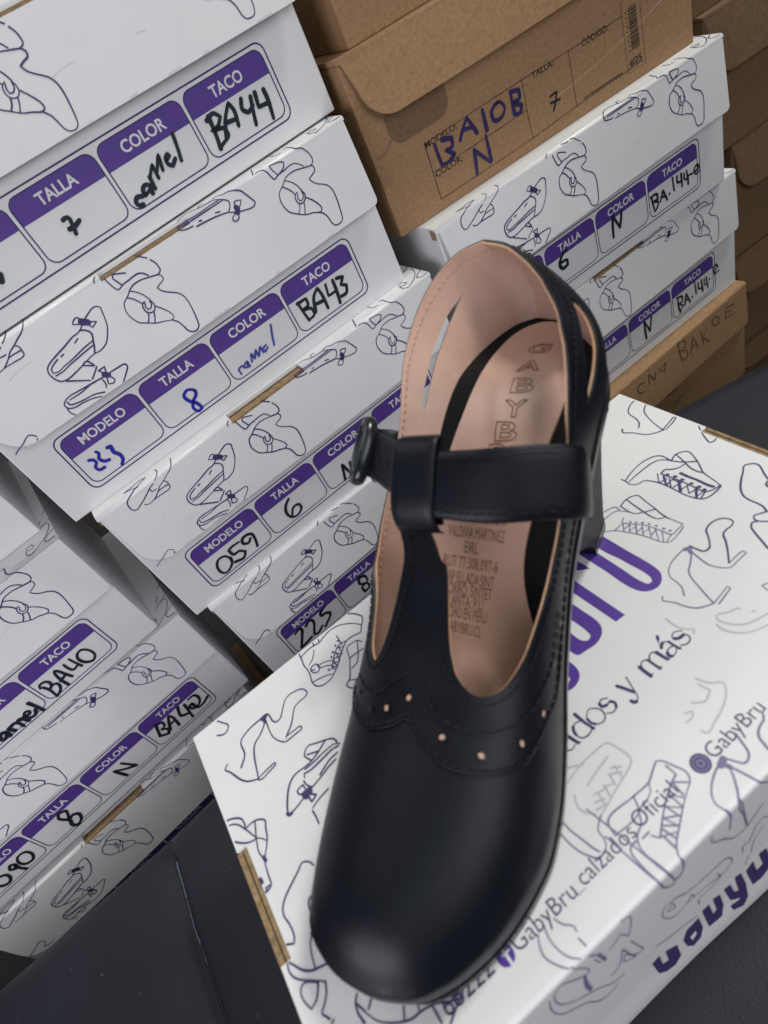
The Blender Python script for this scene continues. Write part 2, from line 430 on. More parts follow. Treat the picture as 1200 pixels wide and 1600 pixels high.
[2.2,"K",[536,304,568,275,558,208,518,176,476,194,460,219]]],"lo":[[1.1,"K",[370,874,343,838,335,794,271,813]],[1.1,"K",[335,794,386,700]]],"w1":[[1.7,
"K",[2232,328,2241,265,2255,195]],[1.7,"K",[2219,343,2298,332,2307,282,2255,285,2306,250,2286,206,2255,191]],[1.7,"K",[2334,243,2356,286,2377,328,2421,
216]],[1.7,"K",[2349,278,2400,258]],[1.7,"K",[2453,256,2455,251]],[1.7,"K",[2508,378,2511,316,2517,255]],[1.7,"K",[2564,364,2566,304,2618,291]],[1.7,"K",
[2617,360,2623,238]],[1.7,"K",[2655,340,2658,285,2705,274]],[1.7,"K",[2691,348,2703,218]],[1.7,"K",[2715,294,2763,288]],[1.7,"K",[2801,286,2851,301,2833,
340,2788,318,2804,260,2859,266]],[2.2,"K",[1749,426,1734,327,1725,229]],[2.2,"K",[1749,426,1782,350,1817,277]],[2.2,"K",[1858,411,1839,338,1815,279]],[2.2,
"K",[1176,420,1114,389,1076,331,1104,278,1163,284,1162,329,1096,340]]],"w2":[[1.7,"K",[2277,356,2279,267,2295,181]],[1.7,"K",[2263,372,2341,342,2341,283,
2291,285,2348,228,2298,174]],[1.7,"K",[2373,215,2404,338,2458,199]],[1.7,"K",[2391,267,2443,251]],[1.7,"K",[2491,248,2494,242]],[1.7,"K",[2543,392,2558,
242]],[1.7,"K",[2593,349,2600,276,2650,259]],[1.7,"K",[2642,356,2660,214]],[1.7,"K",[2689,339,2696,266,2741,256]],[1.7,"K",[2721,344,2741,201]],[1.7,"K",
[2770,293,2772,286]],[1.7,"K",[2854,342,2910,357,2880,401,2830,376,2855,305,2920,307]],[2.0,"K",[1770,395,1767,296,1771,185]],[2.0,"K",[1770,395,1836,245]],
[2.0,"K",[1873,383,1835,240]]],"k":[[3.0,"U",[535,466,538,386,545,309]],[3.0,"U",[607,466,692,442,678,386,613,385,679,328,611,300,549,307]],[3.0,"U",[760,
391,813,455,869,505,922,367]],[3.0,"U",[804,442,902,422]],[3.0,"U",[1019,489,1018,417,1015,340]],[3.0,"U",[1164,474,1096,441,1101,374,1167,361,1221,410,
1194,466,1164,474]],[3.0,"U",[1304,487,1299,408,1297,326]],[3.0,"U",[1304,487,1384,468,1375,414,1302,407,1379,359,1358,318,1296,323]],[3.0,"U",[856,268,
841,181,824,91]],[3.0,"U",[856,268,912,193,973,115]],[3.0,"U",[991,309,988,218,983,119]],[1.8,"K",[1664,290,1734,294,1711,241,1673,180]],[1.8,"K",[1659,
241,1752,229]],[0.45,"K",[453,512,1429,517,1915,509,2494,507]],[0.45,"K",[453,512,445,86]],[0.45,"K",[445,86,1419,85,1909,103,2666,115]],[0.45,"K",[448,
296,1420,301]],[0.45,"K",[1429,517,1420,301,1419,85]],[0.45,"K",[1915,509,1909,103]]],"b3":[[1.2,"G",[1455,1122,1378,1145,1345,1108,1373,1043,1429,1024]],
[1.2,"G",[1520,1057,1539,1171,1612,1051,1644,1133]],[1.2,"G",[1694,1113,1811,1139,1772,1052,1694,1113]],[1.2,"G",[2037,1239,2036,1119,2050,1003]],[1.2,
"G",[2028,1241,2139,1191,2138,1117,2050,1123,2145,1057,2151,985,2056,998]],[1.2,"G",[2206,987,2265,1164,2330,978]],[1.2,"G",[2234,1056,2307,1032]],[1.2,
"G",[2401,1147,2419,961]],[1.2,"G",[2502,1121,2420,1048,2516,939]],[1.2,"G",[2651,1171,2588,1160,2617,1077,2701,1059,2698,1130,2651,1171]],[1.2,"G",[2843,
1162,2802,1046,2933,1014]],[1.2,"G",[2823,1106,2921,1080]],[1.2,"G",[2843,1162,2966,1125]],[1.2,"G",[1816,654,1972,641]],[1.2,"G",[1913,444,1988,478,2062,
499]]]},"top":[[0.7,"D",[1056,1957,1082,1937,1105,1910,1120,1881,1126,1860,1112,1831,1092,1809,1064,1775,1026,1786,998,1792,970,1790]],[0.7,"D",[998,1917,
1034,1890,1067,1856,1095,1812]],[0.7,"D",[998,1917,960,1930,916,1930,879,1920,849,1910,815,1919,773,1921,724,1912]],[0.7,"D",[859,1953,849,1910]],[0.7,
"D",[820,1949,814,1913]],[0.7,"D",[728,1956,720,1930,717,1892,710,1852,713,1803,709,1762,698,1716,707,1676,731,1655,758,1649,796,1654,824,1669,857,1692,
890,1723,924,1754,970,1790]],[0.7,"D",[801,1892,783,1863,760,1840,735,1826]],[0.7,"D",[785,1780,818,1769,852,1746]],[0.7,"D",[780,1756,809,1742,834,1723]],
[0.7,"D",[704,1713,742,1703,780,1689,810,1671]],[0.7,"D",[948,1867,945,1828,945,1792]],[0.7,"D",[941,1804,911,1795,882,1772,852,1737,823,1702]],[0.7,"D",
[941,1804,972,1792]],[0.7,"D",[909,1793,943,1774]],[0.7,"D",[886,1774,914,1737]],[0.7,"D",[862,1746,903,1736]],[0.7,"D",[845,1724,878,1710]],[0.7,"D",[824,
1701,860,1696]],[0.7,"D",[924,1801,917,1742]],[0.7,"D",[893,1773,883,1710]],[0.7,"D",[857,1738,853,1684]],[0.7,"D",[837,1714,837,1674]],[0.7,"D",[731,1798,
755,1805,774,1792,773,1761,755,1747,732,1761,726,1783,731,1798]],[0.7,"D",[729,1786,744,1774]],[0.7,"D",[962,1754,995,1752,1022,1744,1038,1715]],[0.7,"D",
[953,1750,940,1710,932,1679,905,1629,888,1597,862,1564,839,1555,840,1530,856,1508]],[0.7,"D",[929,1679,977,1677,1020,1672]],[0.7,"D",[1022,1744,1000,1699,
973,1649,944,1621,911,1617]],[0.7,"D",[862,1564,895,1540]],[1.2,"D",[937,1833,937,1829]],[1.2,"D",[911,1816,911,1812]],[1.2,"D",[880,1791,879,1787]],[1.2,
"D",[857,1770,857,1765]],[1.2,"D",[806,1712,808,1706]],[1.2,"D",[773,1790,773,1761]],[0.85,"D",[366,1746,326,1745,292,1742,253,1730,232,1719,221,1698,220,
1662,218,1633,208,1613,190,1594,173,1576]],[0.85,"D",[379,1707,356,1685,322,1659,292,1644,274,1623,258,1584,244,1527,234,1479,228,1456]],[0.85,"D",[118,
1650,104,1642,95,1632,114,1598,133,1552,153,1510,174,1484,202,1465,228,1453]],[0.85,"D",[229,1455,273,1461,333,1466,334,1451,286,1443,239,1438,226,1449]],
[0.85,"D",[366,1746,390,1750,411,1746,417,1723,420,1681,430,1664,457,1662,482,1687,509,1721,534,1744,566,1750,602,1742,634,1725,645,1702,647,1683,629,1670,
589,1669,558,1663,536,1641,508,1602,480,1572,454,1553,441,1541]],[0.85,"D",[389,1711,383,1659,382,1609,392,1571,407,1544,426,1523,465,1519,503,1519,529,
1519,533,1531,527,1540,492,1542,450,1545]],[0.85,"D",[158,1933,179,1899,201,1859,189,1837,166,1826,127,1849]],[2.6,"D",[377,1739,397,1740]],[2.6,"D",[390,
1737,382,1714]],[0.9,"D",[283,1190,293,1218,305,1243,339,1297,360,1316,388,1330,413,1332,448,1328,491,1330,525,1339,556,1351,600,1371]],[0.9,"D",[284,1182,
307,1182,341,1188,369,1196,396,1205]],[0.9,"D",[425,1212,461,1218,502,1227,546,1240,595,1248]],[0.9,"D",[496,1238,528,1252,569,1267,619,1271]],[0.9,"D",
[601,1372,560,1390,512,1411,476,1382,493,1334]],[0.9,"D",[489,1375,519,1360,546,1347]],[0.9,"D",[601,1372,633,1352,642,1331,643,1319]],[0.9,"D",[447,1317,
496,1316,549,1322,591,1323,624,1321,651,1302]],[0.9,"D",[435,1301,460,1294,501,1294,562,1300,602,1304,640,1297]],[0.9,"D",[433,1298,427,1282]],[0.9,"D",
[415,1271,419,1247]],[0.9,"D",[420,1241,429,1226,439,1214]],[0.9,"D",[404,1258,367,1251,366,1237,392,1210]],[0.9,"D",[404,1258,405,1226]],[0.9,"D",[410,
1198,438,1168,404,1155,401,1196]],[0.9,"D",[396,1128,436,1141,497,1151]],[0.9,"D",[388,1117,390,1083,387,1046]],[4,"D",[394,1210,414,1205]],[4,"D",[397,
1200,413,1211]],[2,"D",[282,1191,288,1178,298,1179]],[0.8,"D",[-23,1378,-4,1381,21,1378,49,1363,69,1347,79,1331,82,1304,79,1279,131,1279,175,1245,164,1209,
155,1170,138,1138,113,1101,105,1087,97,1054,93,1012,90,976,83,967,49,960]],[0.8,"D",[-33,1338,-9,1348,14,1350,39,1337,59,1312,73,1284,85,1258,99,1223,111,
1199,131,1179,146,1156]],[0.8,"D",[131,1279,120,1242,108,1205,99,1171,94,1134,102,1096]],[0.8,"D",[-15,1255,-2,1262,13,1262]],[0.8,"D",[12,1259,37,1232,
65,1211,90,1201,103,1199]],[0.8,"D",[-15,1255,-17,1232,-15,1209]],[0.8,"D",[21,990,45,981,70,977,88,975]],[0.8,"D",[26,971,45,966,66,968]],[1.6,"D",[40,
1178,41,1153,46,1122,50,1089,53,1048,57,1009]],[1.6,"D",[-5,1226,-2,1223]],[1.6,"D",[15,1093,20,1087]],[1.6,"D",[20,1049,23,1044]],[1.6,"D",[22,1017,25,
1012]],[1.6,"D",[104,1101,107,1079]],[0.8,"D",[286,911,279,932,266,946,247,956,222,941,183,920,144,899,113,877,94,852,89,826,96,788,98,753,94,728,83,711,
56,728,37,739]],[0.8,"D",[220,813,205,805,196,777,190,739,184,706]],[0.8,"D",[184,706,169,704,158,689,160,681,178,690]],[0.8,"D",[157,685,142,665,130,629,
123,581]],[0.8,"D",[31,681,53,644,77,608,107,584,134,575,170,565]],[0.8,"D",[32,677,26,642,33,614,56,586,96,554,138,520]],[0.8,"D",[113,536,57,569,40,557,
36,527,52,479,83,494,113,536]],[0.8,"D",[138,520,127,490,104,463,81,443,90,427,100,410]],[0.8,"D",[112,400,99,394]],[0.8,"D",[226,410,208,392,201,359,208,
321]],[0.8,"D",[210,387,225,350]],[0.75,"D",[3074,1636,3102,1656,3123,1688,3134,1731,3142,1768,3164,1794,3205,1816,3248,1824,3279,1817,3297,1799,3296,1777,
3275,1750,3233,1730,3200,1706,3174,1659,3147,1587,3127,1511]],[0.75,"D",[3020,1709,2999,1687,3025,1634,3051,1560,3087,1527,3133,1504]],[0.75,"D",[3127,
1511,3190,1521,3239,1532,3243,1515,3190,1502,3138,1497]],[0.75,"D",[3114,1961,3128,1937,3114,1907,3080,1892,3059,1908]],[0.75,"D",[3296,1377,3271,1378,
3246,1366,3215,1327,3183,1274,3170,1236,3185,1227,3235,1239,3293,1256]],[0.75,"D",[3293,1256,3288,1307,3259,1306,3267,1284,3290,1261]],[0.75,"D",[3295,
1746,3286,1697,3288,1650,3296,1610]],[0.75,"D",[2706,1428,2707,1404,2768,1420,2847,1428,2906,1418,2940,1401,2957,1378,2959,1350,2954,1309]],[0.75,"D",[2707,
1404,2704,1363,2724,1335,2763,1324,2778,1300,2788,1271,2796,1234,2798,1194,2797,1138,2797,1083,2808,1032]],[0.75,"D",[2715,1384,2765,1386,2833,1385,2888,
1380,2929,1362,2947,1333,2959,1299,2977,1257,3019,1200]],[0.75,"D",[2954,1309,3007,1321,3054,1290,3025,1205,2997,1162,2972,1125,2954,1049,2941,998]],[0.75,
"D",[3007,1321,2983,1248,2965,1198,2962,1148,2970,1121]],[0.75,"D",[2970,1237,2935,1243,2907,1263,2884,1291,2850,1288,2856,1242,2863,1164,2864,1083,2868,
1028,2907,1006,2943,1002]],[0.75,"D",[2808,1032,2820,1009,2849,994,2894,990,2938,995]],[0.75,"D",[2841,1302,2793,1253]],[0.75,"D",[2842,1263,2797,1210]],
[0.75,"D",[2794,1251,2837,1240]],[0.75,"D",[2798,1208,2849,1215,2851,1181]],[0.75,"D",[2844,1229,2804,1185]],[0.75,"D",[2857,1180,2805,1127]],[0.75,"D",
[2807,1173,2860,1161]],[0.75,"D",[2810,1134,2856,1124]],[0.75,"D",[2854,1126,2815,1084]],[0.75,"D",[2815,1084,2860,1074]],[0.75,"D",[2865,1081,2810,1037]],
[0.75,"D",[2817,1040,2856,1038]],[0.75,"D",[2823,1018,2867,1030]],[1.5,"D",[2907,1210,2907,1172,2911,1114,2911,1048,2916,1020]],[1.5,"D",[2842,1263,2798,
1208]],[1.5,"D",[2857,1180,2805,1127]],[1.5,"D",[2865,1081,2811,1036]],[1.5,"D",[2864,1259,2866,1254]],[1.5,"D",[2872,1220,2875,1211]],[1.5,"D",[2874,1176,
2877,1168]],[1.5,"D",[2876,1123,2879,1115]],[1.5,"D",[2877,1077,2880,1071]],[1.5,"D",[2876,1044,2878,1037]],[0.7,"P",[2427,1346,2469,1338,2512,1327,2534,
1313,2530,1281]],[0.7,"P",[2390,1304,2441,1299,2499,1296,2524,1282,2549,1232]],[0.7,"P",[2357,1244,2379,1235,2411,1203,2431,1167,2453,1117,2471,1064,2481,
1016,2493,972,2511,950,2559,948,2625,962]],[0.7,"P",[2413,1205,2455,1206]],[0.7,"P",[2501,1228,2470,1212,2491,1173,2523,1120,2538,1065,2545,1016,2556,971,
2596,972,2638,975,2632,1013,2628,1064]],[0.7,"P",[2471,1206,2433,1163]],[0.7,"P",[2487,1173,2447,1140]],[0.7,"P",[2502,1148,2461,1106]],[0.7,"P",[2518,
1121,2473,1076]],[0.7,"P",[2527,1089,2482,1034]],[0.7,"P",[2537,1056,2492,998]],[0.7,"P",[2544,1021,2497,973]],[0.7,"P",[2447,1175,2484,1173]],[0.7,"P",
[2455,1144,2495,1142]],[0.7,"P",[2466,1110,2509,1113]],[0.7,"P",[2487,1083,2525,1082]],[0.7,"P",[2494,1044,2534,1050]],[0.7,"P",[2505,961,2551,973]],[0.75,
"D",[2554,1297,2608,1306,2660,1283,2652,1215,2640,1144,2630,1099,2626,1052]],[0.75,"D",[2554,1297,2551,1251,2555,1207,2591,1174,2639,1143]],[0.75,"D",[2608,
1306,2599,1246,2591,1174,2588,1120,2595,1091,2625,1067]],[1.2,"P",[2500,1185,2502,1181]],[1.2,"P",[2515,1160,2517,1156]],[1.2,"P",[2530,1134,2533,1129]],
[1.2,"P",[2543,1103,2545,1098]],[1.2,"P",[2554,1068,2556,1063]],[1.2,"P",[2561,1029,2563,1023]],[1.2,"P",[2568,996,2570,991]],[0.85,"D",[3092,854,3117,
894,3147,936,3152,958,3137,981,3114,995,3071,972,3022,946,2968,908,2941,874,2933,839,2934,793,2931,765,2916,738]],[0.85,"D",[2918,731,2887,748,2861,761,
2844,746,2844,728,2865,694]],[0.85,"D",[2842,727,2822,741,2797,728,2774,689,2752,641,2733,601]],[0.85,"D",[3080,845,3060,841,3049,823]],[0.85,"D",[2596,
792,2578,788,2557,798,2550,829,2546,863]],[0.85,"D",[2596,792,2624,817,2648,845,2666,867,2698,878,2735,876,2768,859,2784,828,2780,809,2757,799,2716,801,
2691,794,2666,763,2628,724,2569,672]],[0.8,"P",[2523,835,2514,782,2509,730,2519,697,2551,653,2601,652,2659,653,2659,672,2614,673,2574,671]],[0.8,"P",[2546,
863,2523,869,2470,870,2410,859,2373,840,2349,808,2345,767,2335,735,2305,698]],[0.8,"P",[2513,827,2463,793,2428,774,2406,744,2385,686,2366,631,2352,583]],
[0.8,"P",[2244,764,2229,754,2252,703,2266,655,2290,616,2321,596,2352,583]],[0.8,"P",[2352,583,2416,591,2458,598,2460,582,2408,573,2363,566]],[0.8,"P",[2574,
489,2549,499,2542,466]],[2.2,"P",[2516,867,2543,854]],[2.2,"P",[2531,860,2518,831]],[0.7,"F",[2395,489,2389,500,2358,509,2308,535,2295,520,2301,487,2320,
454,2347,428,2388,411,2445,398]],[0.7,"F",[2272,507,2268,478,2283,437,2319,397,2360,376,2399,365]],[0.7,"F",[2416,447,2424,437]],[0.7,"F",[2161,675,2158,
625,2169,588,2195,558,2178,544]],[0.7,"F",[1324,448,1427,466,1498,465,1556,458,1575,408,1576,351,1550,334,1492,319,1435,305,1375,288,1340,281]],[0.7,"F",
[1368,492,1427,459]],[0.7,"F",[1377,389,1442,404,1520,417]],[0.7,"F",[1315,397,1294,358,1296,331,1322,296]],[0.7,"F",[1370,349,1413,337]],[0.7,"F",[1353,
326,1392,310]],[0.7,"F",[1336,303,1382,294]],[0.7,"F",[1420,344,1460,328]],[0.7,"F",[1471,365,1514,339]],[0.7,"F",[1493,379,1529,353]],[0.7,"F",[1388,346,
1375,294]],[0.7,"F",[1427,350,1413,305]],[0.7,"F",[1471,365,1460,322]],[0.7,"F",[1511,376,1499,326]],[0.75,"P",[1340,281,1313,268,1288,247,1284,221,1277,
199,1254,184,1221,178]],[0.75,"P",[1210,367,1210,319,1221,263,1231,215,1239,194]],[0.75,"P",[1174,337,1175,284,1186,235,1209,193,1221,178]],[0.75,"P",[1635,
284,1654,270,1670,231,1685,185,1672,158,1627,136,1574,109,1517,77,1459,42,1438,17,1434,-20,1429,-101,1405,-139,1383,-126]],[0.75,"P",[1631,281,1587,261,
1557,248,1476,249,1338,247,1322,195,1448,200,1476,249]],[0.75,"P",[1557,248,1532,219,1490,207,1453,202,1424,167,1381,146,1361,123,1355,90,1363,40,1383,
-126]],[0.75,"P",[1364,137,1338,137,1322,123,1317,78,1319,24,1350,-132,1375,-145,1386,-132]],[0.75,"P",[1651,203,1608,190,1544,160,1478,121,1438,93]],[0.75,
"P",[1651,209,1650,249]],[0.75,"P",[1661,155,1618,194]],[0.75,"P",[1604,131,1575,169]],[0.75,"P",[1572,111,1533,151]],[0.75,"P",[1545,99,1498,127]],[0.75,
"P",[1514,79,1471,116]],[0.75,"P",[1494,68,1438,93]],[0.75,"P",[1618,187,1611,137]],[0.75,"P",[1575,169,1576,114]],[0.75,"P",[1533,151,1543,95]],[0.75,
"P",[1495,130,1514,79]],[0.75,"P",[1463,111,1475,56]],[0.75,"P",[1418,115,1436,91]],[0.75,"P",[1388,129,1421,129]],[0.75,"P",[1448,85,1449,39]],[0.9,"P",
[2058,145,2042,130,2010,123,1984,111,1970,94,1963,70,1957,53]],[0.9,"P",[1927,160,1917,133,1908,106,1895,84,1871,72,1854,75,1841,96,1823,130]],[0.9,"P",
[1804,127,1772,123,1734,109,1702,91,1679,71,1667,46,1670,21,1673,1,1682,-75,1671,-158]],[0.9,"P",[1809,99,1792,71,1762,33,1732,-5,1749,-179,1764,-316]],
[0.9,"P",[1813,91,1825,46,1839,-5,1883,-84]],[2.6,"P",[1819,131,1790,121]],[2.6,"P",[1800,122,1809,99]],[0.7,"F",[2013,406,2023,377,2041,347,2070,323,2059,
304,2027,278,1970,254,1915,241,1858,230,1850,251]],[0.7,"F",[2000,382,2004,353,2009,337,1985,325,1959,318,1918,347]],[0.7,"F",[1838,309,1874,308,1891,325,
1861,337]],[0.7,"P",[964,237,938,219,904,209,870,213,846,224]],[0.7,"P",[881,143,862,110,855,83,868,47,898,4]],[0.7,"P",[917,149,905,111,907,68,920,33,
948,1]],[0.7,"P",[959,142,973,111,999,82,995,68]],[0.7,"P",[986,50,990,19]],[0.7,"D",[212,378,229,337,251,297,280,270,321,243,361,226,406,222,455,209,497,
187,540,167]],[0.7,"D",[355,272,334,236]],[0.7,"D",[401,245,397,226]],[0.7,"D",[468,228,461,206]],[0.7,"D",[264,364,240,345]],[0.7,"D",[200,357,206,318]],
[0.7,"D",[468,133,506,153,540,167,578,193]],[0.7,"D",[514,186,532,186,526,195]],[1.5,"D",[1463,591,1469,562,1475,536]],[1.5,"D",[1553,634,1556,585,1564,
537]],[1.5,"D",[1771,601,1785,569,1798,535]],[1.5,"D",[1901,597,1901,565,1902,535]],[1.5,"D",[1951,594,1952,564,1954,533]],[1.5,"D",[2003,594,2005,566,
2008,540]],[1.5,"D",[2077,591,2078,565,2081,540]],[1.5,"D",[1439,572,1424,563,1420,544]],[1.5,"D",[1508,598,1499,588,1493,567]],[1.5,"D",[1575,581,1574,
562,1583,545]],[1.5,"D",[1660,595,1656,579,1677,571]],[1.5,"D",[1700,572,1709,555,1699,539]],[1.5,"D",[1761,515,1763,503,1773,499]],[1.5,"D",[2067,643,
2057,632]],[1.5,"D",[2105,585,2119,573,2145,571]],[1.5,"D",[2032,560,2024,547,2032,537]],[1.5,"D",[2034,593,2044,603,2055,606]],[0.55,"D",[1424,563,1420,
544,1434,533,1460,538]],[0.55,"D",[1475,536,1483,531]],[0.55,"D",[1551,595,1526,604,1505,597,1493,574,1501,539,1530,531,1557,538]],[0.55,"D",[1564,537,
1571,538]],[0.55,"D",[1609,608,1591,601,1576,584,1582,546,1610,530,1635,539,1645,568,1631,596,1609,608]],[0.55,"D",[1702,591,1681,603,1660,597,1656,579,
1677,571,1700,572,1709,555,1699,538,1672,531,1651,545]],[0.55,"D",[1828,603,1810,553,1794,511,1781,500,1762,504,1761,515]],[0.55,"D",[1902,535,1916,537]],
[0.55,"D",[1905,581,1917,602,1941,604,1951,592]],[0.55,"D",[1954,533,1966,535]],[0.55,"D",[1954,584,1972,604,1994,605,2002,593]],[0.55,"D",[2008,540,2018,
535]],[0.55,"D",[2034,593,2046,605,2063,606,2077,591]],[0.55,"D",[2074,566,2056,570,2034,565,2023,548,2034,535,2060,538,2073,549]],[0.55,"D",[2081,540,
2088,537]],[0.55,"D",[2058,631,2046,618]],[0.55,"D",[2155,589,2134,605,2110,603,2104,585,2119,573,2148,571,2154,550,2142,535,2114,533,2097,546]],[0.7,"P",
[907,2,929,-72,946,-150,944,-183,920,-171]],[0.7,"P",[920,-171,893,-134,866,-77,838,-32,815,-52,795,-97,788,-175,799,-252,828,-326,872,-393,933,-476,993,
-583,1039,-599]],[0.7,"P",[918,-182,904,-259,902,-388]],[0.7,"P",[777,-87,761,-154,758,-285,775,-360,815,-422,851,-479,913,-648,953,-664,1001,-638]],[0.7,
"P",[976,-27,1003,-109,1016,-200]],[0.7,"P",[993,-465,1031,-454,1060,-392,1084,-297,1136,-529,1159,-537,1129,-298]],[0.7,"P",[1066,-455,1084,-375,1117,
-535,1066,-455]],[0.7,"P",[1134,-8,1163,-23,1165,-100,1132,-218,1111,-131]],[0.7,"P",[1045,-162,1087,-141,1109,-110]],[0.7,"P",[982,-109,993,-205]],[2,
"P",[1005,-104,1013,-222]],[2,"P",[918,-182,904,-282,902,-390]],[0.7,"P",[1311,329,1340,158,1382,-117]],[0.7,"P",[1437,-1,1436,-70,1418,-129,1381,-122]],
[0.7,"P",[1293,217,1319,10,1349,-128,1377,-153]],[0.7,"P",[1677,11,1681,-59,1671,-162]],[0.7,"P",[1739,11,1750,-132,1768,-327]],[0.7,"P",[1857,-248,1809,
-287,1761,-327,1699,-312,1636,-206,1579,-118,1580,-59]],[0.7,"P",[1288,-357,1308,-304,1358,-318,1423,-388,1495,-418,1570,-435,1632,-451,1665,-511,1666,
-580,1625,-602,1547,-567,1472,-534,1410,-517,1347,-529,1311,-484,1288,-405,1288,-357]],[0.7,"P",[1316,-392,1352,-428,1346,-338,1316,-392]],[0.7,"P",[1410,
-517,1439,-466,1451,-533]],[0.7,"P",[1464,-626,1466,-690]],[0.7,"P",[1585,-538,1602,-616,1543,-630,1473,-611]],[0.7,"P",[1210,-669,1288,-730,1356,-767,
1440,-823]],[0.7,"P",[1735,-591,1737,-514,1780,-531,1816,-428]],[0.7,"P",[1787,-706,1809,-578,1868,-519]],[0.7,"P",[1816,-428,1852,-414,1891,-464]],[0.7,
"P",[1747,-789,1771,-722]]],"front":[],"logo":[[2347,1253,2349,1081,2351,894,2344,863,2322,835,2285,816,2245,821,2214,844,2196,884,2191,1073,2187,1258,
2186,1350,2247,1272,2249,1199,2249,1023,2251,882,2259,858,2281,855,2292,871,2291,1028,2288,1218],[2048,1303,2052,1172,2057,980,2061,820,2007,825,2002,961,
1995,1122,1989,1242],[2124,1264,2132,1245,2148,1220,2154,1174,2154,1129,2101,1180,2095,1215,2094,1249],[1926,1099,1946,1047,1951,974,1954,895,1948,863,
1928,834,1892,814,1851,809,1810,816,1768,824,1762,831,1756,894,1752,949,1826,1026,1827,962,1833,865,1850,848,1875,854,1882,880,1877,1013,1873,1074],[1709,
883,1712,852,1717,803,1708,762,1691,742,1661,728,1627,726,1598,737,1574,765,1599,791,1625,764,1642,758,1657,766,1663,786,1659,798,1657,830]],"flogo":[[1833,
-829,1881,-849,1896,-988,1881,-1085,1827,-1110,1768,-1096,1746,-877,1794,-844,1807,-990,1849,-987],[1607,-833,1645,-844,1660,-981,1686,-1017,1677,-819,
1715,-839,1732,-1015,1725,-1163,1690,-1222,1629,-1165,1620,-1094,1672,-1118,1685,-1109,1630,-1036],[1470,-825,1512,-827,1522,-998,1546,-986,1539,-811,1580,
-840,1587,-1004,1562,-1109,1482,-1093],[1336,-958,1368,-871,1444,-867,1450,-1032,1423,-1118,1374,-1133,1344,-1072],[1159,-849,1204,-843,1202,-995,1235,
-1022,1238,-862,1300,-938,1298,-1098,1253,-1143,1201,-1119,1166,-1058]],"flh":[[1372,-983,1408,-973,1409,-1023,1378,-1050]]}
INK = dict(K=M['marker'], B=M['blue'], L=M['lblue'], U=M['navy'], G=M['pencil'], D=M['line'], P=M['pale'], F=M['faint'])
BW, BH, HF = 0.32, 0.1262, 0.0610
LX0, LX1, LZ0, LZ1 = (0.0264, 0.2864, 0.0113, 0.0571)
DIV = (0.0925, 0.1539, 0.2184)


def pts(r):
    return [(r[i] * 1e-4, r[i + 1] * 1e-4) for i in range(0, len(r), 2)]


def flap_map(H, hf, splay, r=0.003, ph=0.0):
    def fy(v, u=0.0):
        return -0.0018 - splay * max(v, 0) / hf * (1 + (0.30 * math.sin(u * 16 + ph) if v > r else 0))
    yc = fy(r) + r

    def f(u, v, l):
        if v <= -r:
            return (u, -v - r + yc, H + l)
        if v >= r:
            return (u, fy(v, u) - l, H - v)
        t = (v + r) / (2 * r) * math.pi / 2
        return (u, yc - (r + l) * math.sin(t), H - r + (r + l) * math.cos(t))
    return f, fy, yc


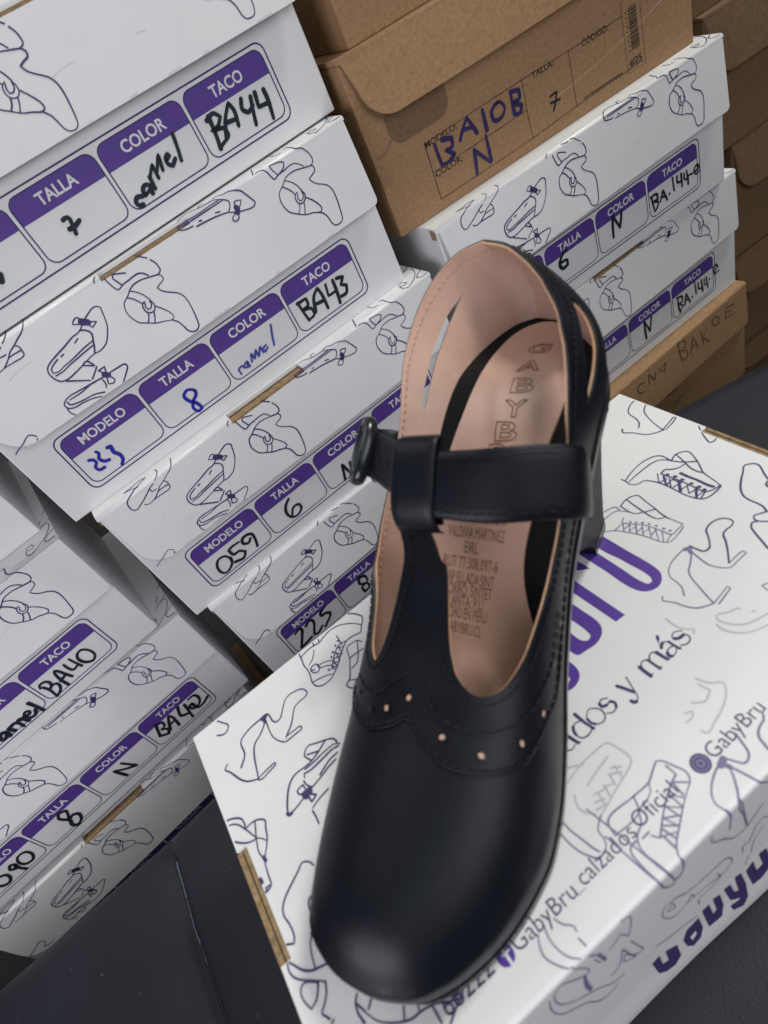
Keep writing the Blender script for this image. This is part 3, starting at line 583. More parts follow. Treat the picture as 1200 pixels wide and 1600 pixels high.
def flap_lid(mb, W, H, D, hf, splay, notch, left, right, m, edge, r=0.003, u0=0.1195, u1=0.188, ph=0.0):
    """hinged lid: top panel, bent fold, front flap with its lower corners rounded"""
    f, fy, yc = flap_map(H, hf, splay, r, ph)
    th = 0.0026
    nt = notch or 0
    if nt:
        top = [(0, yc), (u0, yc), (u0, yc + nt), (u1, yc + nt), (u1, yc), (W, yc), (W, D), (0, D)]
    else:
        top = [(0, yc), (W, yc), (W, D), (0, D)]
    prism(mb, top, lambda u, v, d: (u, v, H - d), 0, th, m, edge if False else m)
    # fold
    spans = [(0.0, u0), (u1, W)] if nt else [(0.0, W)]
    for a, b in spans:
        n = 6; vs = []
        for i in range(n + 1):
            v = -r + 2 * r * i / n
            p = f(0, v, 0); q_ = f(0, v, -th * 0.9)
            for x in (a, b):
                vs.append((x, p[1], p[2]))
            for x in (a, b):
                vs.append((x, q_[1], q_[2]))
        fs = []
        for i in range(n):
            o = i * 4
            fs += [(o, o + 1, o + 5, o + 4), (o + 2, o + 6, o + 7, o + 3), (o, o + 4, o + 6, o + 2), (o + 1, o + 3, o + 7, o + 5)]
        mb.add(vs, fs, m, True)
    # flap plate, corners rounded below
    def corner(cx, rad, sgn):
        out = []
        for i in range(9):
            a = math.pi / 2 * i / 8
            out.append((cx + sgn * (rad - rad * math.cos(a)), hf - rad + rad * math.sin(a)))
        return out
    lx = left[0]
    pl = [(lx, r)] + corner(lx + left[2], left[1], 1) + list(reversed(corner(W - 0.001, right, -1))) + [(W - 0.001, r)]
    if nt:
        pl += [(u1, r), (u1, r + 0.0015), (u0, r + 0.0015), (u0, r)]
    # subdivide the plate along v so that it can bow slightly
    ring = []
    for p, q_ in zip(pl, pl[1:] + pl[:1]):
        n_ = max(1, int(math.hypot(q_[0] - p[0], q_[1] - p[1]) / 0.012))
        ring += [(p[0] + (q_[0] - p[0]) * i / n_, p[1] + (q_[1] - p[1]) * i / n_) for i in range(n_)]
    def inring(x, y):
        c = False; j = len(ring) - 1
        for i in range(len(ring)):
            if (ring[i][1] > y) != (ring[j][1] > y) and x < (ring[j][0] - ring[i][0]) * (y - ring[i][1]) / (ring[j][1] - ring[i][1]) + ring[i][0]:
                c = not c
            j = i
        return c
    gx = [(0.010 * i, 0.010 * j) for i in range(1, int(W / 0.010) + 1) for j in range(1, int(hf / 0.010) + 1)]
    gx = [p for p in gx if inring(*p) and min(math.hypot(p[0] - q_[0], p[1] - q_[1]) for q_ in ring) > 0.004]
    k = len(ring)
    V, E_, F_, *_r = delaunay_2d_cdt([Vector(p) for p in ring + gx], [(i, (i + 1) % k) for i in range(k)], [], 1, 1e-7)
    F_ = [t_ for t_ in F_ if inring(sum(V[i].x for i in t_) / 3, sum(V[i].y for i in t_) / 3)]
    mb.add([(v.x, fy(v.y, v.x), H - v.y) for v in V], [tuple(t_) for t_ in F_], m, True)
    mb.add([(v.x, fy(v.y, v.x) + th, H - v.y) for v in V], [tuple(reversed(t_)) for t_ in F_], m, True)
    rv = [(p[0], fy(p[1], p[0]), H - p[1]) for p in ring] + [(p[0], fy(p[1], p[0]) + th, H - p[1]) for p in ring]
    mb.add(rv, [(i, (i + 1) % k, (i + 1) % k + k, i + k) for i in range(k)], edge)
    if nt:
        box(mb, u0, u1, yc - r + 0.0004, yc + nt - 0.0002, H - 0.009, H - 0.0026, M['flute'])
        box(mb, u0 + 0.001, u1 - 0.001, yc + nt * 0.62, yc + nt * 0.72, H - 0.009, H - 0.0022, M['black_print'])
    return f


def size_label(mb, lm):
    ln, pu, wh = M['line'], M['purple'], M['white']
    outline(mb, rrect(LX0, LX1, LZ0, LZ1, 0.0062), 0.00100, lm, ln, 0.00012)
    xs = [LX0 + 0.0032] + list(DIV) + [LX1 - 0.0032]
    wd = dict(MODELO=0.0365, TALLA=0.0270, COLOR=0.0325, TACO=0.0255)
    for i, s in enumerate(('MODELO', 'TALLA', 'COLOR', 'TACO')):
        a = xs[i] + (0.0014 if i else 0); b = xs[i + 1] - (0.0014 if i < 3 else 0)
        z0, z1 = LZ0 + 0.0032, LZ1 - 0.0028
        hz = z1 - 0.0150
        fillpoly(mb, rrect(a, b, hz, z1, 0.0062, 0), lm, pu, 0.00010, 0)
        outline(mb, rrect(a, b, z0, z1, 0.0062), 0.00082, lm, ln, 0.00014)
        text(mb, s, ((a + b) / 2, hz + 0.0043), (1, 0), (0, 1), 0.0094, lm, wh, 0.00022, 0.022, 'C', width=wd[s])


def white_box(key, label, x, y, z, rz, H=None, notch=0.0, splay=0.0045, show=True, flap_extra=True, D=0.195, left=(0.0025, 0.020, 0.002), hf=None):
    H = H or BH
    hf = hf or HF
    t = empty('shoe_box', label, 'shoe box', (x, y, z), rz, 'white printed shoe boxes in the stacks')
    b = MB()
    box(b, 0.0008, BW - 0.0008, 0, D, 0, H - 0.0028, M['white'])
    ob = b.build('body', t)
    bevel_mesh(ob, 0.0012, 2)
    L = MB()
    rnd = random.Random(key)
    f = flap_lid(L, BW, H, D, hf, splay, notch, left, 0.004, M['white'], M['white2'], ph=rnd.uniform(0, 6.3))
    box(L, -0.0004, 0.0022, 0.0015, 0.0075, H - 0.009, H - 0.0012, M['flute'])
    for w, r in Dt['flap']:
        p = []
        for u, v in pts(r):
            if v > 0:
                v -= 0.8 * (0.0012 + 0.0055 * v / HF)
            p.append((u, v))
        if notch and all(0.1195 < u < 0.188 and -notch - .003 < v < 0.003 for u, v in p):
            continue
        runs = [[]]
        for q_ in catmull(p, 0.001, closed=np.allclose(p[0], p[-1])):
            if q_[1] < hf - 0.0006 and not (notch and 0.1195 < q_[0] < 0.188 and -notch - 0.0015 < q_[1] < 0.0015):
                runs[-1].append(tuple(q_))
            elif runs[-1]:
                runs.append([])
        for rn in runs:
            if len(rn) > 1:
                ribbon(L, rn, w * 1e-3 * rnd.uniform(1.05, 1.25), f, M['line'])
    for i in range(4):
        u, v = rnd.uniform(0.02, 0.30), rnd.uniform(0.006, hf - 0.008); a = rnd.uniform(-0.5, 0.5); l_ = rnd.uniform(0.001, 0.012)
        ribbon(L, [(u, v), (u + l_ * math.cos(a), v + l_ * math.sin(a) * 0.4), (u + 1.7 * l_ * math.cos(a + 0.2), min(v + 1.7 * l_ * math.sin(a + 0.2) * 0.4, hf - 0.002))], rnd.choice((0.0003, 0.0004, 0.0007)), f, M['smudge'], vary=0.9, lift=0.00006)
    for i in range(5):
        u = rnd.uniform(0.01, 0.30); l_ = rnd.uniform(0.003, 0.014)
        ribbon(L, [(u, hf - 0.0008), (u + l_, hf - 0.0010)], 0.0006, f, M['smudge'], vary=0.9, lift=0.00006)
    L.build('lid', t)
    if show:
        P = MB()
        lm = lambda u, v, l: (u, -l, v)
        size_label(P, lm)
        for w, ink, r in Dt['hand'].get(key, []):
            ribbon(P, pts(r), w * (1.28e-3 if ink == 'K' else 1.1e-3), lm, INK[ink], step=0.0009, vary=0.22, lift=0.00032)
        P.build('printed_label', t)
    return t


def kraft_box(key, label, x, y, z, rz, W=None, H=None, hf=0.045, D=0.195, m=None, splay=0.004, left=(0.003, 0.024, 0.004), group='brown cardboard shoe boxes', printed=False):
    W = W or BW; H = H or BH; m = m or M['kraft']
    t = empty('cardboard_box', label, 'cardboard box', (x, y, z), rz, group)
    b = MB()
    box(b, 0.0008, W - 0.0008, 0, D, 0, H - 0.0028, m)
    L = MB()
    f = flap_lid(L, W, H, D, hf, splay, 0, left, 0.006, m, M['flute'])
    lm = lambda u, v, l: (u, -l, v)
    P = MB() if printed else b
    lid_text = key == 'b3'
    for w, ink, r in Dt['hand'].get(key, []):
        p = pts(r)
        if lid_text and min(v for u, v in p) > H - hf:
            ribbon(L, [(u, H - v) for u, v in p], w * 1e-3, f, INK[ink], step=0.0009, lift=0.0003)
        else:
            ribbon(P, p, w * 1e-3, lm, INK[ink], step=0.0009, lift=0.0003)
    if printed:
        bp = M['black_print']
        for s, u, v, wd in (('MODELO:', 0.0455, 0.0475, 0.031), ('COLOR:', 0.0465, 0.0248, 0.027), ('TALLA:', 0.1530, 0.0478, 0.022), ('CÓDIGO:', 0.2055, 0.0475, 0.028)):
            text(P, s, (u, v), (1, 0), (0, 1), 0.0064, lm, bp, 0.0002, 0.01, width=wd)
        text(P, '#25', (0.2515, 0.0125), (1, 0), (0, 1), 0.0078, lm, bp, 0.0002, 0.02, width=0.0140)
        rr = random.Random(3); v = 0.0235
        while v < 0.0540:
            h = rr.choice((0.0005, 0.0008, 0.0013))
            fillpoly(P, [(0.2555, v), (0.2645, v), (0.2645, v + h), (0.2555, v + h)], lm, bp, 0.0002, 0)
            v += h + rr.choice((0.0005, 0.0008))
        for i in range(9):
            u = 0.2525 + 0.0001 * (i % 2)
            fillpoly(P, [(u, 0.0235 + i * 0.0034), (u + 0.0014, 0.0235 + i * 0.0034), (u + 0.0014, 0.0245 + i * 0.0034), (u, 0.0245 + i * 0.0034)], lm, bp, 0.0002, 0)
        outline(P, [(0.2490, 0.0085), (0.2690, 0.0085), (0.2690, 0.0600), (0.2490, 0.0600)], 0.0004, lm, bp, 0.00016)
        u = 0.1990
        while u < 0.2410:
            h = rr.choice((0.0010, 0.0016, 0.0022))
            fillpoly(P, [(u, 0.0115), (u + h, 0.0115), (u + h, 0.0130), (u, 0.0130)], lm, bp, 0.0002, 0)
            u += h + 0.0007
        # finger cut below the flap and creases of the board
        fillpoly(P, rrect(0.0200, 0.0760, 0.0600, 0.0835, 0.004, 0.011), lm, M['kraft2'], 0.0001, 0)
        outline(P, rrect(0.0200, 0.0760, 0.0600, 0.0835, 0.004, 0.011), 0.0005, lm, M['flute'], 0.00016)
        ribbon(P, [(0.005, 0.060), (0.012, 0.0605), (0.020, 0.066)], 0.0007, lm, M['kraft2'])
        ribbon(P, [(0.170, 0.0255), (0.215, 0.030), (0.245, 0.035), (0.29, 0.044), (0.318, 0.052)], 0.0008, lm, mat('crease_line', (0.45, 0.29, 0.17, 1), 0.7))
    bevel_mesh(b.build('body', t), 0.0012, 2)
    L.build('lid', t)
    if printed:
        P.build('printed_label', t)
    return t


Dt = D
# ------------------------------------------------------------------ the setting
FLOOR_Z = -0.2462
b = MB(); box(b, -2.2, 2.6, -2.2, 1.2, FLOOR_Z - 0.02, FLOOR_Z, M['floor']); o = b.build('floor'); o['kind'] = 'structure'; o['label'] = 'dark floor behind the bench'
b = MB(); box(b, -2.2, 2.6, 0.55, 0.58, FLOOR_Z, 1.7, M['wall']); o = b.build('wall'); o['kind'] = 'structure'; o['label'] = 'dark wall behind the stacked boxes'

# bench: padded black top with a welted seam and rounded rear edge
BENCH_Z = 0.0482
def bench_edge(x):
    return -0.122 - 0.012 * max(x, 0) - 0.055 * max(0, (x - 0.46) / 0.2) ** 1.5 - (0.35 * max(0, (x - 0.62)) ** 1.2 if x > 0.62 else 0)
def seam_x(y):
    return -0.022 + 0.030 * (y + 0.13) - 0.30 * (y + 0.13) ** 2 + 0.10 * max(0, -(y + 0.2))
t = empty('bench', 'black leatherette bench under the open shoe and its white box', 'bench', (0, 0, 0))
mb = MB()
xs = sorted(set([round(-0.9 + i * 0.02, 4) for i in range(100)] + [round(-0.10 + i * 0.0025, 4) for i in range(50)]))
prof = []
for i in range(9):
    a = math.pi / 2 * i / 8
    prof.append((0.022 * math.cos(a), -0.022 + 0.022 * math.sin(a)))
prof = [(0.022, -0.11), (0.022, -0.06)] + prof
ys = [0.0] + [-(0.004 + 0.012 * i) for i in range(55)]
rows = []
def bench_h(x, y):
    d = x - seam_x(y)
    g = -0.0042 * math.exp(-(d / 0.0032) ** 2) - 0.0022 * math.exp(-(d / 0.016) ** 2)
    return g + 0.0010 * math.sin(9 * x + 4 * y) * math.sin(7 * y + 2) - 0.0008
vs = []
for x in xs:
    e = bench_edge(x) - 0.022
    col = [(x, e + o_, BENCH_Z + h_ + (bench_h(x, e) if h_ > -0.03 else 0)) for o_, h_ in prof]
    col += [(x, e + y, BENCH_Z + bench_h(x, e + y)) for y in ys[1:]]
    rows.append(col)
n = len(rows[0])
vs = [p for c in rows for p in c]
fs = [(i * n + j, (i + 1) * n + j, (i + 1) * n + j + 1, i * n + j + 1) for i in range(len(xs) - 1) for j in range(n - 1)]
mb.add(vs, fs, M['bench'], True)
cushion = mb
w = MB()
tube(w, [(x, bench_edge(x) + 0.0012, BENCH_Z - 0.030 + 0.0008 * math.sin(x * 130)) for x in [(-0.9 + i * 0.02) for i in range(84)]], 0.0035, M['bench'], 8)
w.build('piping', t)
w = MB()
sp = [(seam_x(y) + 0.0016, y, BENCH_Z + bench_h(seam_x(y), y) + 0.0014) for y in [(-0.146 - 0.006 * i) for i in range(50)]]
tube(w, sp, 0.0011, M['bench'], 6)
w.build('seam', t)
w = cushion
for (y0, y1, wd) in ((-0.150, -0.178, 0.0010), (-0.180, -0.212, 0.0007), (-0.2135, -0.226, 0.0004)):
    P = [(seam_x(y0 + (y1 - y0) * i / 14) + 0.0021 + 0.0002 * math.sin(i * 2.1), y0 + (y1 - y0) * i / 14) for i in range(15)]
    ribbon(w, P, wd, lambda u, v, l: (u, v, BENCH_Z + bench_h(seam_x(v), v) + 0.0026 + l), M['scuff'], vary=0.6)
rs = random.Random(11)
for i in range(26):
    x = rs.uniform(-0.16, 0.02); y = rs.uniform(-0.30, -0.16); a = rs.uniform(0, 6.3); l = rs.uniform(0.0004, 0.0022)
    ribbon(w, [(x, y), (x + l * math.cos(a), y + l * math.sin(a))], rs.uniform(0.0003, 0.0006), lambda u, v, l_: (u, v, BENCH_Z + bench_h(u, v) + 0.0001 + l_), M['scuff'])
w.build('cushion', t)
b = MB(); box(b, -0.88, 1.0, -0.78, -0.30, FLOOR_Z + 0.0, BENCH_Z - 0.05, M['bench2']); b.build('base', t)

# ------------------------------------------------------------------ stacks of boxes behind the bench
white_box('top', 'white shoe box at the top left corner, topmost of the tall stack', 0.0700, 0.0150, 0.4872, 0.0500, show=False)
white_box('44', 'white shoe box marked camel, size 7 and BA44, second from the top of its stack', 0.0864, -0.0109, 0.3607, 0.0596, notch=0.0035, splay=0.006)
white_box('43', 'white shoe box marked 223 and BA43 in blue and black ink', 0.0779, -0.0089, 0.2333, -0.0043, notch=0.0008, splay=0.0062)
white_box('59', 'white shoe box marked 059 and size 6, with a brown slot in its fold', 0.0918, -0.0222, 0.1076, -0.0047, notch=0.0078)
white_box('25', 'white shoe box marked 225 and size 8, directly behind the open shoe box lid', 0.1039, -0.0258, -0.0175, -0.0010, notch=0.0)
white_box('40', 'white shoe box marked camel and BA40, at the left edge', -0.2602, -0.0115, 0.1000, 0.0699)
white_box('42', 'white shoe box marked 090, size 8 and BA42', -0.2422, -0.0048, -0.0264, 0.0570, notch=0.0)
white_box('lo', 'lowest visible white shoe box, half hidden by the rear edge of the bench', -0.2522, -0.0048, -0.1616, 0.0570, notch=0.0066, hf=0.070)
white_box('up', 'unlabelled white corner of a shoe box resting on the BA40 box', -0.2694, 0.0092, 0.2262, 0.0700, show=False)
white_box('w1', 'white shoe box marked N and BA.144-e, under the brown BA108 box', 0.4282, -0.0256, 0.1337, -0.0622, notch=0.0, splay=0.007)
white_box('w2', 'lower white shoe box marked BA.144-e, with an open slot in its fold', 0.4491, -0.0293, 0.0076, -0.0331, notch=0.0072)
white_box('h1', 'white shoe box under the 225 box, hidden behind the white lid', 0.1100, -0.0100, -0.1437, 0.0, show=False)
kraft_box('h2', 'brown box at the foot of the middle stack behind the bench', 0.1150, 0.0000, -0.2462, 0.0, H=0.1025)
kraft_box('h3', 'brown box at the foot of the left stack behind the bench', -0.2450, 0.0000, -0.2462, 0.05, H=0.0936)
kraft_box('k', 'brown cardboard box marked BA108 and size 7, on two white boxes', 0.4124, -0.0011, 0.2599, -0.0812, W=0.3261, H=0.1270, printed=True, splay=0.006)
kraft_box('kk', 'topmost brown cardboard box resting on the BA108 box', 0.4300, 0.0060, 0.3869, -0.0812, W=0.3200)
kraft_box('b3', 'brown cardboard box with faded pen letters under the white BA.144-e boxes', 0.4508, -0.0486, -0.1186, 0.0000, hf=0.0520, left=(0.001, 0.006, 0.001))
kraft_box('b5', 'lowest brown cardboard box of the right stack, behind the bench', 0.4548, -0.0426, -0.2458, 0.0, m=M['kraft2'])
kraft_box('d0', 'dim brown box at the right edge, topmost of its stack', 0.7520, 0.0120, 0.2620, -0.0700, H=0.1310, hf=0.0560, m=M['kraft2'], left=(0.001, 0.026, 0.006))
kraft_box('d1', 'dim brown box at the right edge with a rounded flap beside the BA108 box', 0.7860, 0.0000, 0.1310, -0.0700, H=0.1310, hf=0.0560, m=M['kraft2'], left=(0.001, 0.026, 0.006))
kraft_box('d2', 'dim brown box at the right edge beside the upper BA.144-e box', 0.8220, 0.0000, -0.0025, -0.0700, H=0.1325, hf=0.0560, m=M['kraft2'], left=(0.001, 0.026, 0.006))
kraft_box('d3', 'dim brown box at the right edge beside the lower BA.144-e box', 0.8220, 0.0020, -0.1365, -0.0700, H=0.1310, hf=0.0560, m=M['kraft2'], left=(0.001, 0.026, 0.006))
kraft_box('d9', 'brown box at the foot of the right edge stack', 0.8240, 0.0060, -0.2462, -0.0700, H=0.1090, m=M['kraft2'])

# ------------------------------------------------------------------ the box under the shoe
FX, FY, FZ, FR, FW, FD, FH = 0.0659, -0.3974, 0.0487, -0.0424, 0.3260, 0.1951, 0.1346
t = empty('shoe_box', 'white printed shoe box lying on the bench under the black shoe', 'shoe box', (FX, FY, FZ), FR)
def wall_y(u, z):
    k = (1 - z / (FH - 0.0022)) * 14
    if k < 0:
        return 0.0
    return -0.0016 * math.exp(-((k - 13) / 2.0) ** 2) - 0.0028 * math.exp(-((u - 0.20) / 0.05) ** 2) * max(0, (k - 8) / 6)
def fold_map(H, r=0.0022):
    def f(u, v, l):
        if v <= -r:
            return (u, wall_y(u, H + v) - l, H + v)
        if v >= r:
            return (u, v, H + l)
        if v <= -r:
            return (u, -l, H + v)
        a = (r - v) / (2 * r) * math.pi / 2
        return (u, r - (r + l) * math.sin(a), H - r + (r + l) * math.cos(a))
    return f
fm = fold_map(FH)
b = MB()
# front (hinge) wall with a rolled fold, swollen a little towards its foot
n = 8; r = 0.0022; cols = 64; vs = []
for i in range(cols + 1):
    u = FW * i / cols
    for k in range(n + 1):
        vs.append((u,) + tuple(fm(0, r - 2 * r * k / n * 0.999, 0)[1:]))
    for k in range(1, 29):
        zz = (FH - r) * (1 - k / 28)
        vs.append((u, wall_y(u, zz), zz))
m_ = n + 1 + 28
b.add(vs, [(i * m_ + k, i * m_ + k + 1, (i + 1) * m_ + k + 1, (i + 1) * m_ + k) for i in range(cols) for k in range(m_ - 1)], M['white'], True)
box(b, 0.0, FW, 0.0026, FD, 0, FH - 0.0032, M['white'])
b.build('body', t)
L = MB()
top = [(0, r), (FW, r), (FW, 0.088), (FW - 0.0042, 0.088), (FW - 0.0042, 0.133), (FW, 0.133), (FW, FD), (0, FD), (0, 0.1205), (0.0050, 0.1205), (0.0050, 0.0675), (0, 0.0675)]
prism(L, top, lambda u, v, d: (u, v, FH - d), 0, 0.0031, M['white'])
ol = L.build('lid', t)
bevel_mesh(ol, 0.0009, 2)
for (x0, x1, y0, y1) in ((-0.0006, 0.0019, 0.0677, 0.1203), (0.0027, 0.0048, 0.0677, 0.1203), (FW - 0.0040, FW - 0.0018, 0.0882, 0.1328), (FW - 0.0010, FW + 0.0008, 0.0882, 0.1328)):
    S_l = MB()
    box(S_l, x0, x1, y0, y1, FH - 0.014, FH - 0.0010, M['flute'])
    S_l.build('raw_board_edge', t)
P = MB()
for w_, ink, r_ in D['top']:
    q0 = pts(r_); runs = [[]]
    for q_ in catmull(q0, 0.0008, closed=np.allclose(q0[0], q0[-1])):
        u, v = float(q_[0]), float(q_[1])
        slot = (u < 0.0054 and 0.067 < v < 0.121) or (u > FW - 0.0046 and 0.0875 < v < 0.1335)
        if 0.0008 < u < FW - 0.0008 and v < FD - 0.0008 and not slot:
            runs[-1].append((u, v))
        elif runs[-1]:
            runs.append([])
    for rn in runs:
        if len(rn) > 1:
            ribbon(P, rn, w_ * (0.82e-3 if ink == 'P' else 0.95e-3), fm, INK[ink], step=0.001)
for poly in D['logo']:
    fillpoly(P, pts(poly), lambda u, v, l: (u, v, FH + l), M['logo'], 0.00010, 0.0012)
hol = pts(D['flh'][0])
def wallpoly(mb, poly, m, lift):
    g = []
    x0, x1 = min(p[0] for p in poly), max(p[0] for p in poly); y0, y1 = min(p[1] for p in poly), max(p[1] for p in poly)
    k = len(poly)
    ring = []
    for p, q_ in zip(poly, list(poly[1:]) + [poly[0]]):
        n_ = max(1, int(math.hypot(q_[0] - p[0], q_[1] - p[1]) / 0.0015))
        ring += [(p[0] + (q_[0] - p[0]) * i / n_, p[1] + (q_[1] - p[1]) * i / n_) for i in range(n_)]
    V, E_, F_, *_r = delaunay_2d_cdt([Vector(p) for p in ring], [], [list(range(len(ring)))], 1, 1e-7)
    mb.add([fm(v.x, v.y, lift) for v in V], [tuple(t_) for t_ in F_], m)
for i, poly in enumerate(D['flogo']):
    wallpoly(P, pts(poly), M['line'], 0.00025)
wallpoly(P, hol, M['white'], 0.0005)
tm = lambda u, v, l: (u, v, FH + l)
text(P, 'GabyBru', (0.1795, 0.0148), (1, 0), (0, 1), 0.0086, tm, M['line'], 0.00018, -0.008, width=0.0290)
text(P, 'GabyBru', (0.0790, 0.0142), (1, 0), (0, 1), 0.0086, tm, M['line'], 0.00018, -0.008, width=0.0290)
text(P, '_', (0.1075, 0.0150), (1, 0), (0, 1), 0.0080, tm, M['pale'], 0.00018, -0.01)
text(P, 'calzados', (0.1115, 0.0147), (1, 0), (0, 1), 0.0086, tm, M['line'], 0.00018, -0.008, width=0.0270)
text(P, 'Oficial', (0.1405, 0.0155), (1, 0), (0, 1), 0.0086, tm, M['line'], 0.00018, -0.008, width=0.0205)
text(P, '168222', (0.0440, 0.0150), (1, 0), (0, 1), 0.0095, tm, M['line'], 0.00018, -0.004, width=0.0250)
def disc(mb, c, r, m, lift, n=28, r0=0):
    o_ = [(c[0] + r * math.cos(2 * math.pi * i / n), c[1] + r * math.sin(2 * math.pi * i / n)) for i in range(n)]
    if r0:
        outline(mb, o_, r - r0, tm, m, lift)
    else:
        mb.add([tm(x, y, lift) for x, y in o_], [tuple(range(n))], m)
disc(P, (0.1747, 0.0172), 0.0035, M['pale'], 0.0001)
disc(P, (0.1747, 0.0172), 0.0035, M['line'], 0.00015, r0=0.0028)
disc(P, (0.1747, 0.0172), 0.0021, M['line'], 0.00015, r0=0.0015)
disc(P, (0.1747, 0.0172), 0.0006, M['line'], 0.00015)
disc(P, (0.0748, 0.0165), 0.0034, M['logo'], 0.0001)
ribbon(P, [(0.0768, 0.0190), (0.0757, 0.0191), (0.0752, 0.0184), (0.0752, 0.0165), (0.0752, 0.0134)], 0.0011, tm, M['white'], lift=0.0003)
ribbon(P, [(0.0739, 0.0171), (0.0767, 0.0171)], 0.0009, tm, M['white'], lift=0.0004)
P.build('printed_pattern', t)
# ------------------------------------------------------------------ the shoe
def pchip(x,y):
    x=np.asarray(x,float);y=np.asarray(y,float);h=np.diff(x);d=np.diff(y)/h
    m=np.zeros_like(y);m[0]=d[0];m[-1]=d[-1]
    for i in range(1,len(x)-1):
        if d[i-1]*d[i]>0:
            w1=2*h[i]+h[i-1];w2=h[i]+2*h[i-1];m[i]=(w1+w2)/(w1/d[i-1]+w2/d[i])
    def f(t):
        t=np.clip(np.asarray(t,float),x[0],x[-1]);i=np.clip(np.searchsorted(x,t,side='right')-1,0,len(x)-2)
        u=(t-x[i])/h[i];h0=2*u**3-3*u**2+1
        return h0*y[i]+(u**3-2*u**2+u)*h[i]*m[i]+(1-h0)*y[i+1]+(u**3-u**2)*h[i]*m[i+1]
    return f
def smooth(x): x=np.clip(x,0,1); return x*x*(3-2*x)
def zbot(a):
    a=np.asarray(a,float); x=(a-.082)/.138
    return .097*(.8*smooth(x)+.2*np.clip(x,0,1))+.005*np.clip((.05-a)/.05,0,1)**2+.001
def zfeather(a): return zbot(a)+.0045
N=19
OaR=[0,.005,.012,.022,.033,.05,.062,.075,.093,.104,.128,.15,.17,.19,.21,.23,.248,.259,.263]
ObR=[0.0, 0.0111, 0.018, 0.0243, 0.0293, 0.0338, 0.0353, 0.0342, 0.0312, 0.0294, 0.026, 0.0252, 0.0271, 0.0295, 0.0306, 0.0247, 0.01, -0.003, -0.014]
OaL=[0,-.001,.003,.011,.026,.042,.056,.072,.09,.106,.128,.15,.17,.19,.21,.23,.248,.259,.263]
ObL=[0.0, -0.013, -0.0272, -0.0358, -0.0423, -0.047, -0.0508, -0.0545, -0.0562, -0.0575, -0.057, -0.0475, -0.0435, -0.0405, -0.0385, -0.036, -0.03, -0.0225, -0.014]
Ta=[.030,.032,.035,.040,.047,.060,.070,.081,.097,.107,.128,.148,.165,.180,.193,.202,.207,.21,.211]
S_=np.linspace(0,1,N)
f_=dict(OaR=pchip(S_,OaR),ObR=pchip(S_,ObR),OaL=pchip(S_,OaL),ObL=pchip(S_,ObL),Ta=pchip(S_,Ta))
Tb=pchip([.03,.06,.1,.15,.2,.22],[-.004,-.006,-.009,-.014,-.018,-.018])
Tz=pchip([.03,.04,.06,.08,.1,.12,.14,.155,.17,.185,.2,.212],[0.0456, 0.0483, 0.0535, 0.0586, 0.0662, 0.0784, 0.0965, 0.113, 0.135, 0.165, 0.19, 0.2])
nn=pchip([.03,.08,.11,.14,.17,.19,.212],[2.5,2.5,2.7,3.3,4.5,6,7])
bulge=pchip([0,.03,.08,.12,.17,.212],[.004,.0045,.004,.002,.0015,.0])
hb=pchip([0,.5,.7,.85,1],[0,0,.001,.005,.007])
kL=pchip(np.linspace(0,1,19),[0.0, 0.0, 0.0, 0.0, 0.0, 0.0, 0.0, 0.0, 0.0, 0.0, 0.0, 0.0081, 0.0109, 0.0131, 0.0163, 0.0177, 0.0189, 0.0178, 0.0165])
kR=pchip([.6,.68,.70,.72,.74,.76,.78,.8,.82,.84,.86,.88,.92,.96,1],[0,0,.001,.003,.0056,.0088,.0127,.0152,.0174,.0188,.0187,.0178,.0172,.0168,.0165])
topz=dict(R=pchip([.13,.15,.1675,.175,.182,.19,.2,.21,.22,.23,.245,.263],[.062,.078,.098,.1064,.117,.124,.130,.134,.137,.139,.142,.1455]),
 L=pchip([.10,.13,.15,.17,.19,.21,.23,.25,.263],[0.0486, 0.0661, 0.0777, 0.0896, 0.1043, 0.1209, 0.1322, 0.1411, 0.1455]))
def Q(side,s,tau):
    s=np.asarray(s,float);tau=np.asarray(tau,float)
    oa=f_['Oa'+side](s);ob=f_['Ob'+side](s);oz=zfeather(oa)
    ta=f_['Ta'](s);tb=Tb(ta);tz=Tz(ta);n=nn(ta)
    ph=np.pi/2*np.clip(tau,1e-9,1)**(n/2)
    v=np.sin(ph)**(2/n);u=1-np.clip(np.cos(ph),0,1)**(2/n)
    da=ta-oa;db=tb-ob;L=np.hypot(da,db)+1e-9
    z=oz+(tz-oz)*v
    out=bulge(ta)*np.sin(np.pi*np.clip(tau,0,1))*(1-tau)*1.3
    zr=(z-oz)/.05
    out=out+hb(s)*(np.sin(np.pi*np.clip(zr,0,1.15)/1.05))-np.where(zr>0,.004*smooth((s-.6)/.2)*np.clip(zr,0,1.5)**2*.7,0)
    zt=np.maximum(topz[side](oa)-oz,.01); rel=np.clip((z-oz)/zt,0,1.5)
    sh=kR(s)*rel**2.4 if side=='R' else kL(s)*rel**np.where(s>.9,1.1+1.3*np.clip((s-.9)/.1,0,1),1.1)
    return np.stack([oa+da*u-da/L*out,ob+db*u-db/L*out-sh,z],-1)
def tau_of_z(side,s,z):
    lo=np.zeros_like(np.asarray(s,float));hi=np.ones_like(lo)
    for _ in range(40):
        m=(lo+hi)/2;zz=Q(side,s,m)[...,2];hi=np.where(zz>z,m,hi);lo=np.where(zz>z,lo,m)
    return (lo+hi)/2


shoe = empty('high_heel_shoe', 'black leather T-strap shoe with peach lining and block heel, on the white box lid', 'shoe', (0.103, -0.371, 0.1833 + 0.0006), math.radians(26))
def LOC(P):
    P = np.asarray(P, float)
    Q_ = P.copy(); Q_[..., 1] = -Q_[..., 1]
    return Q_

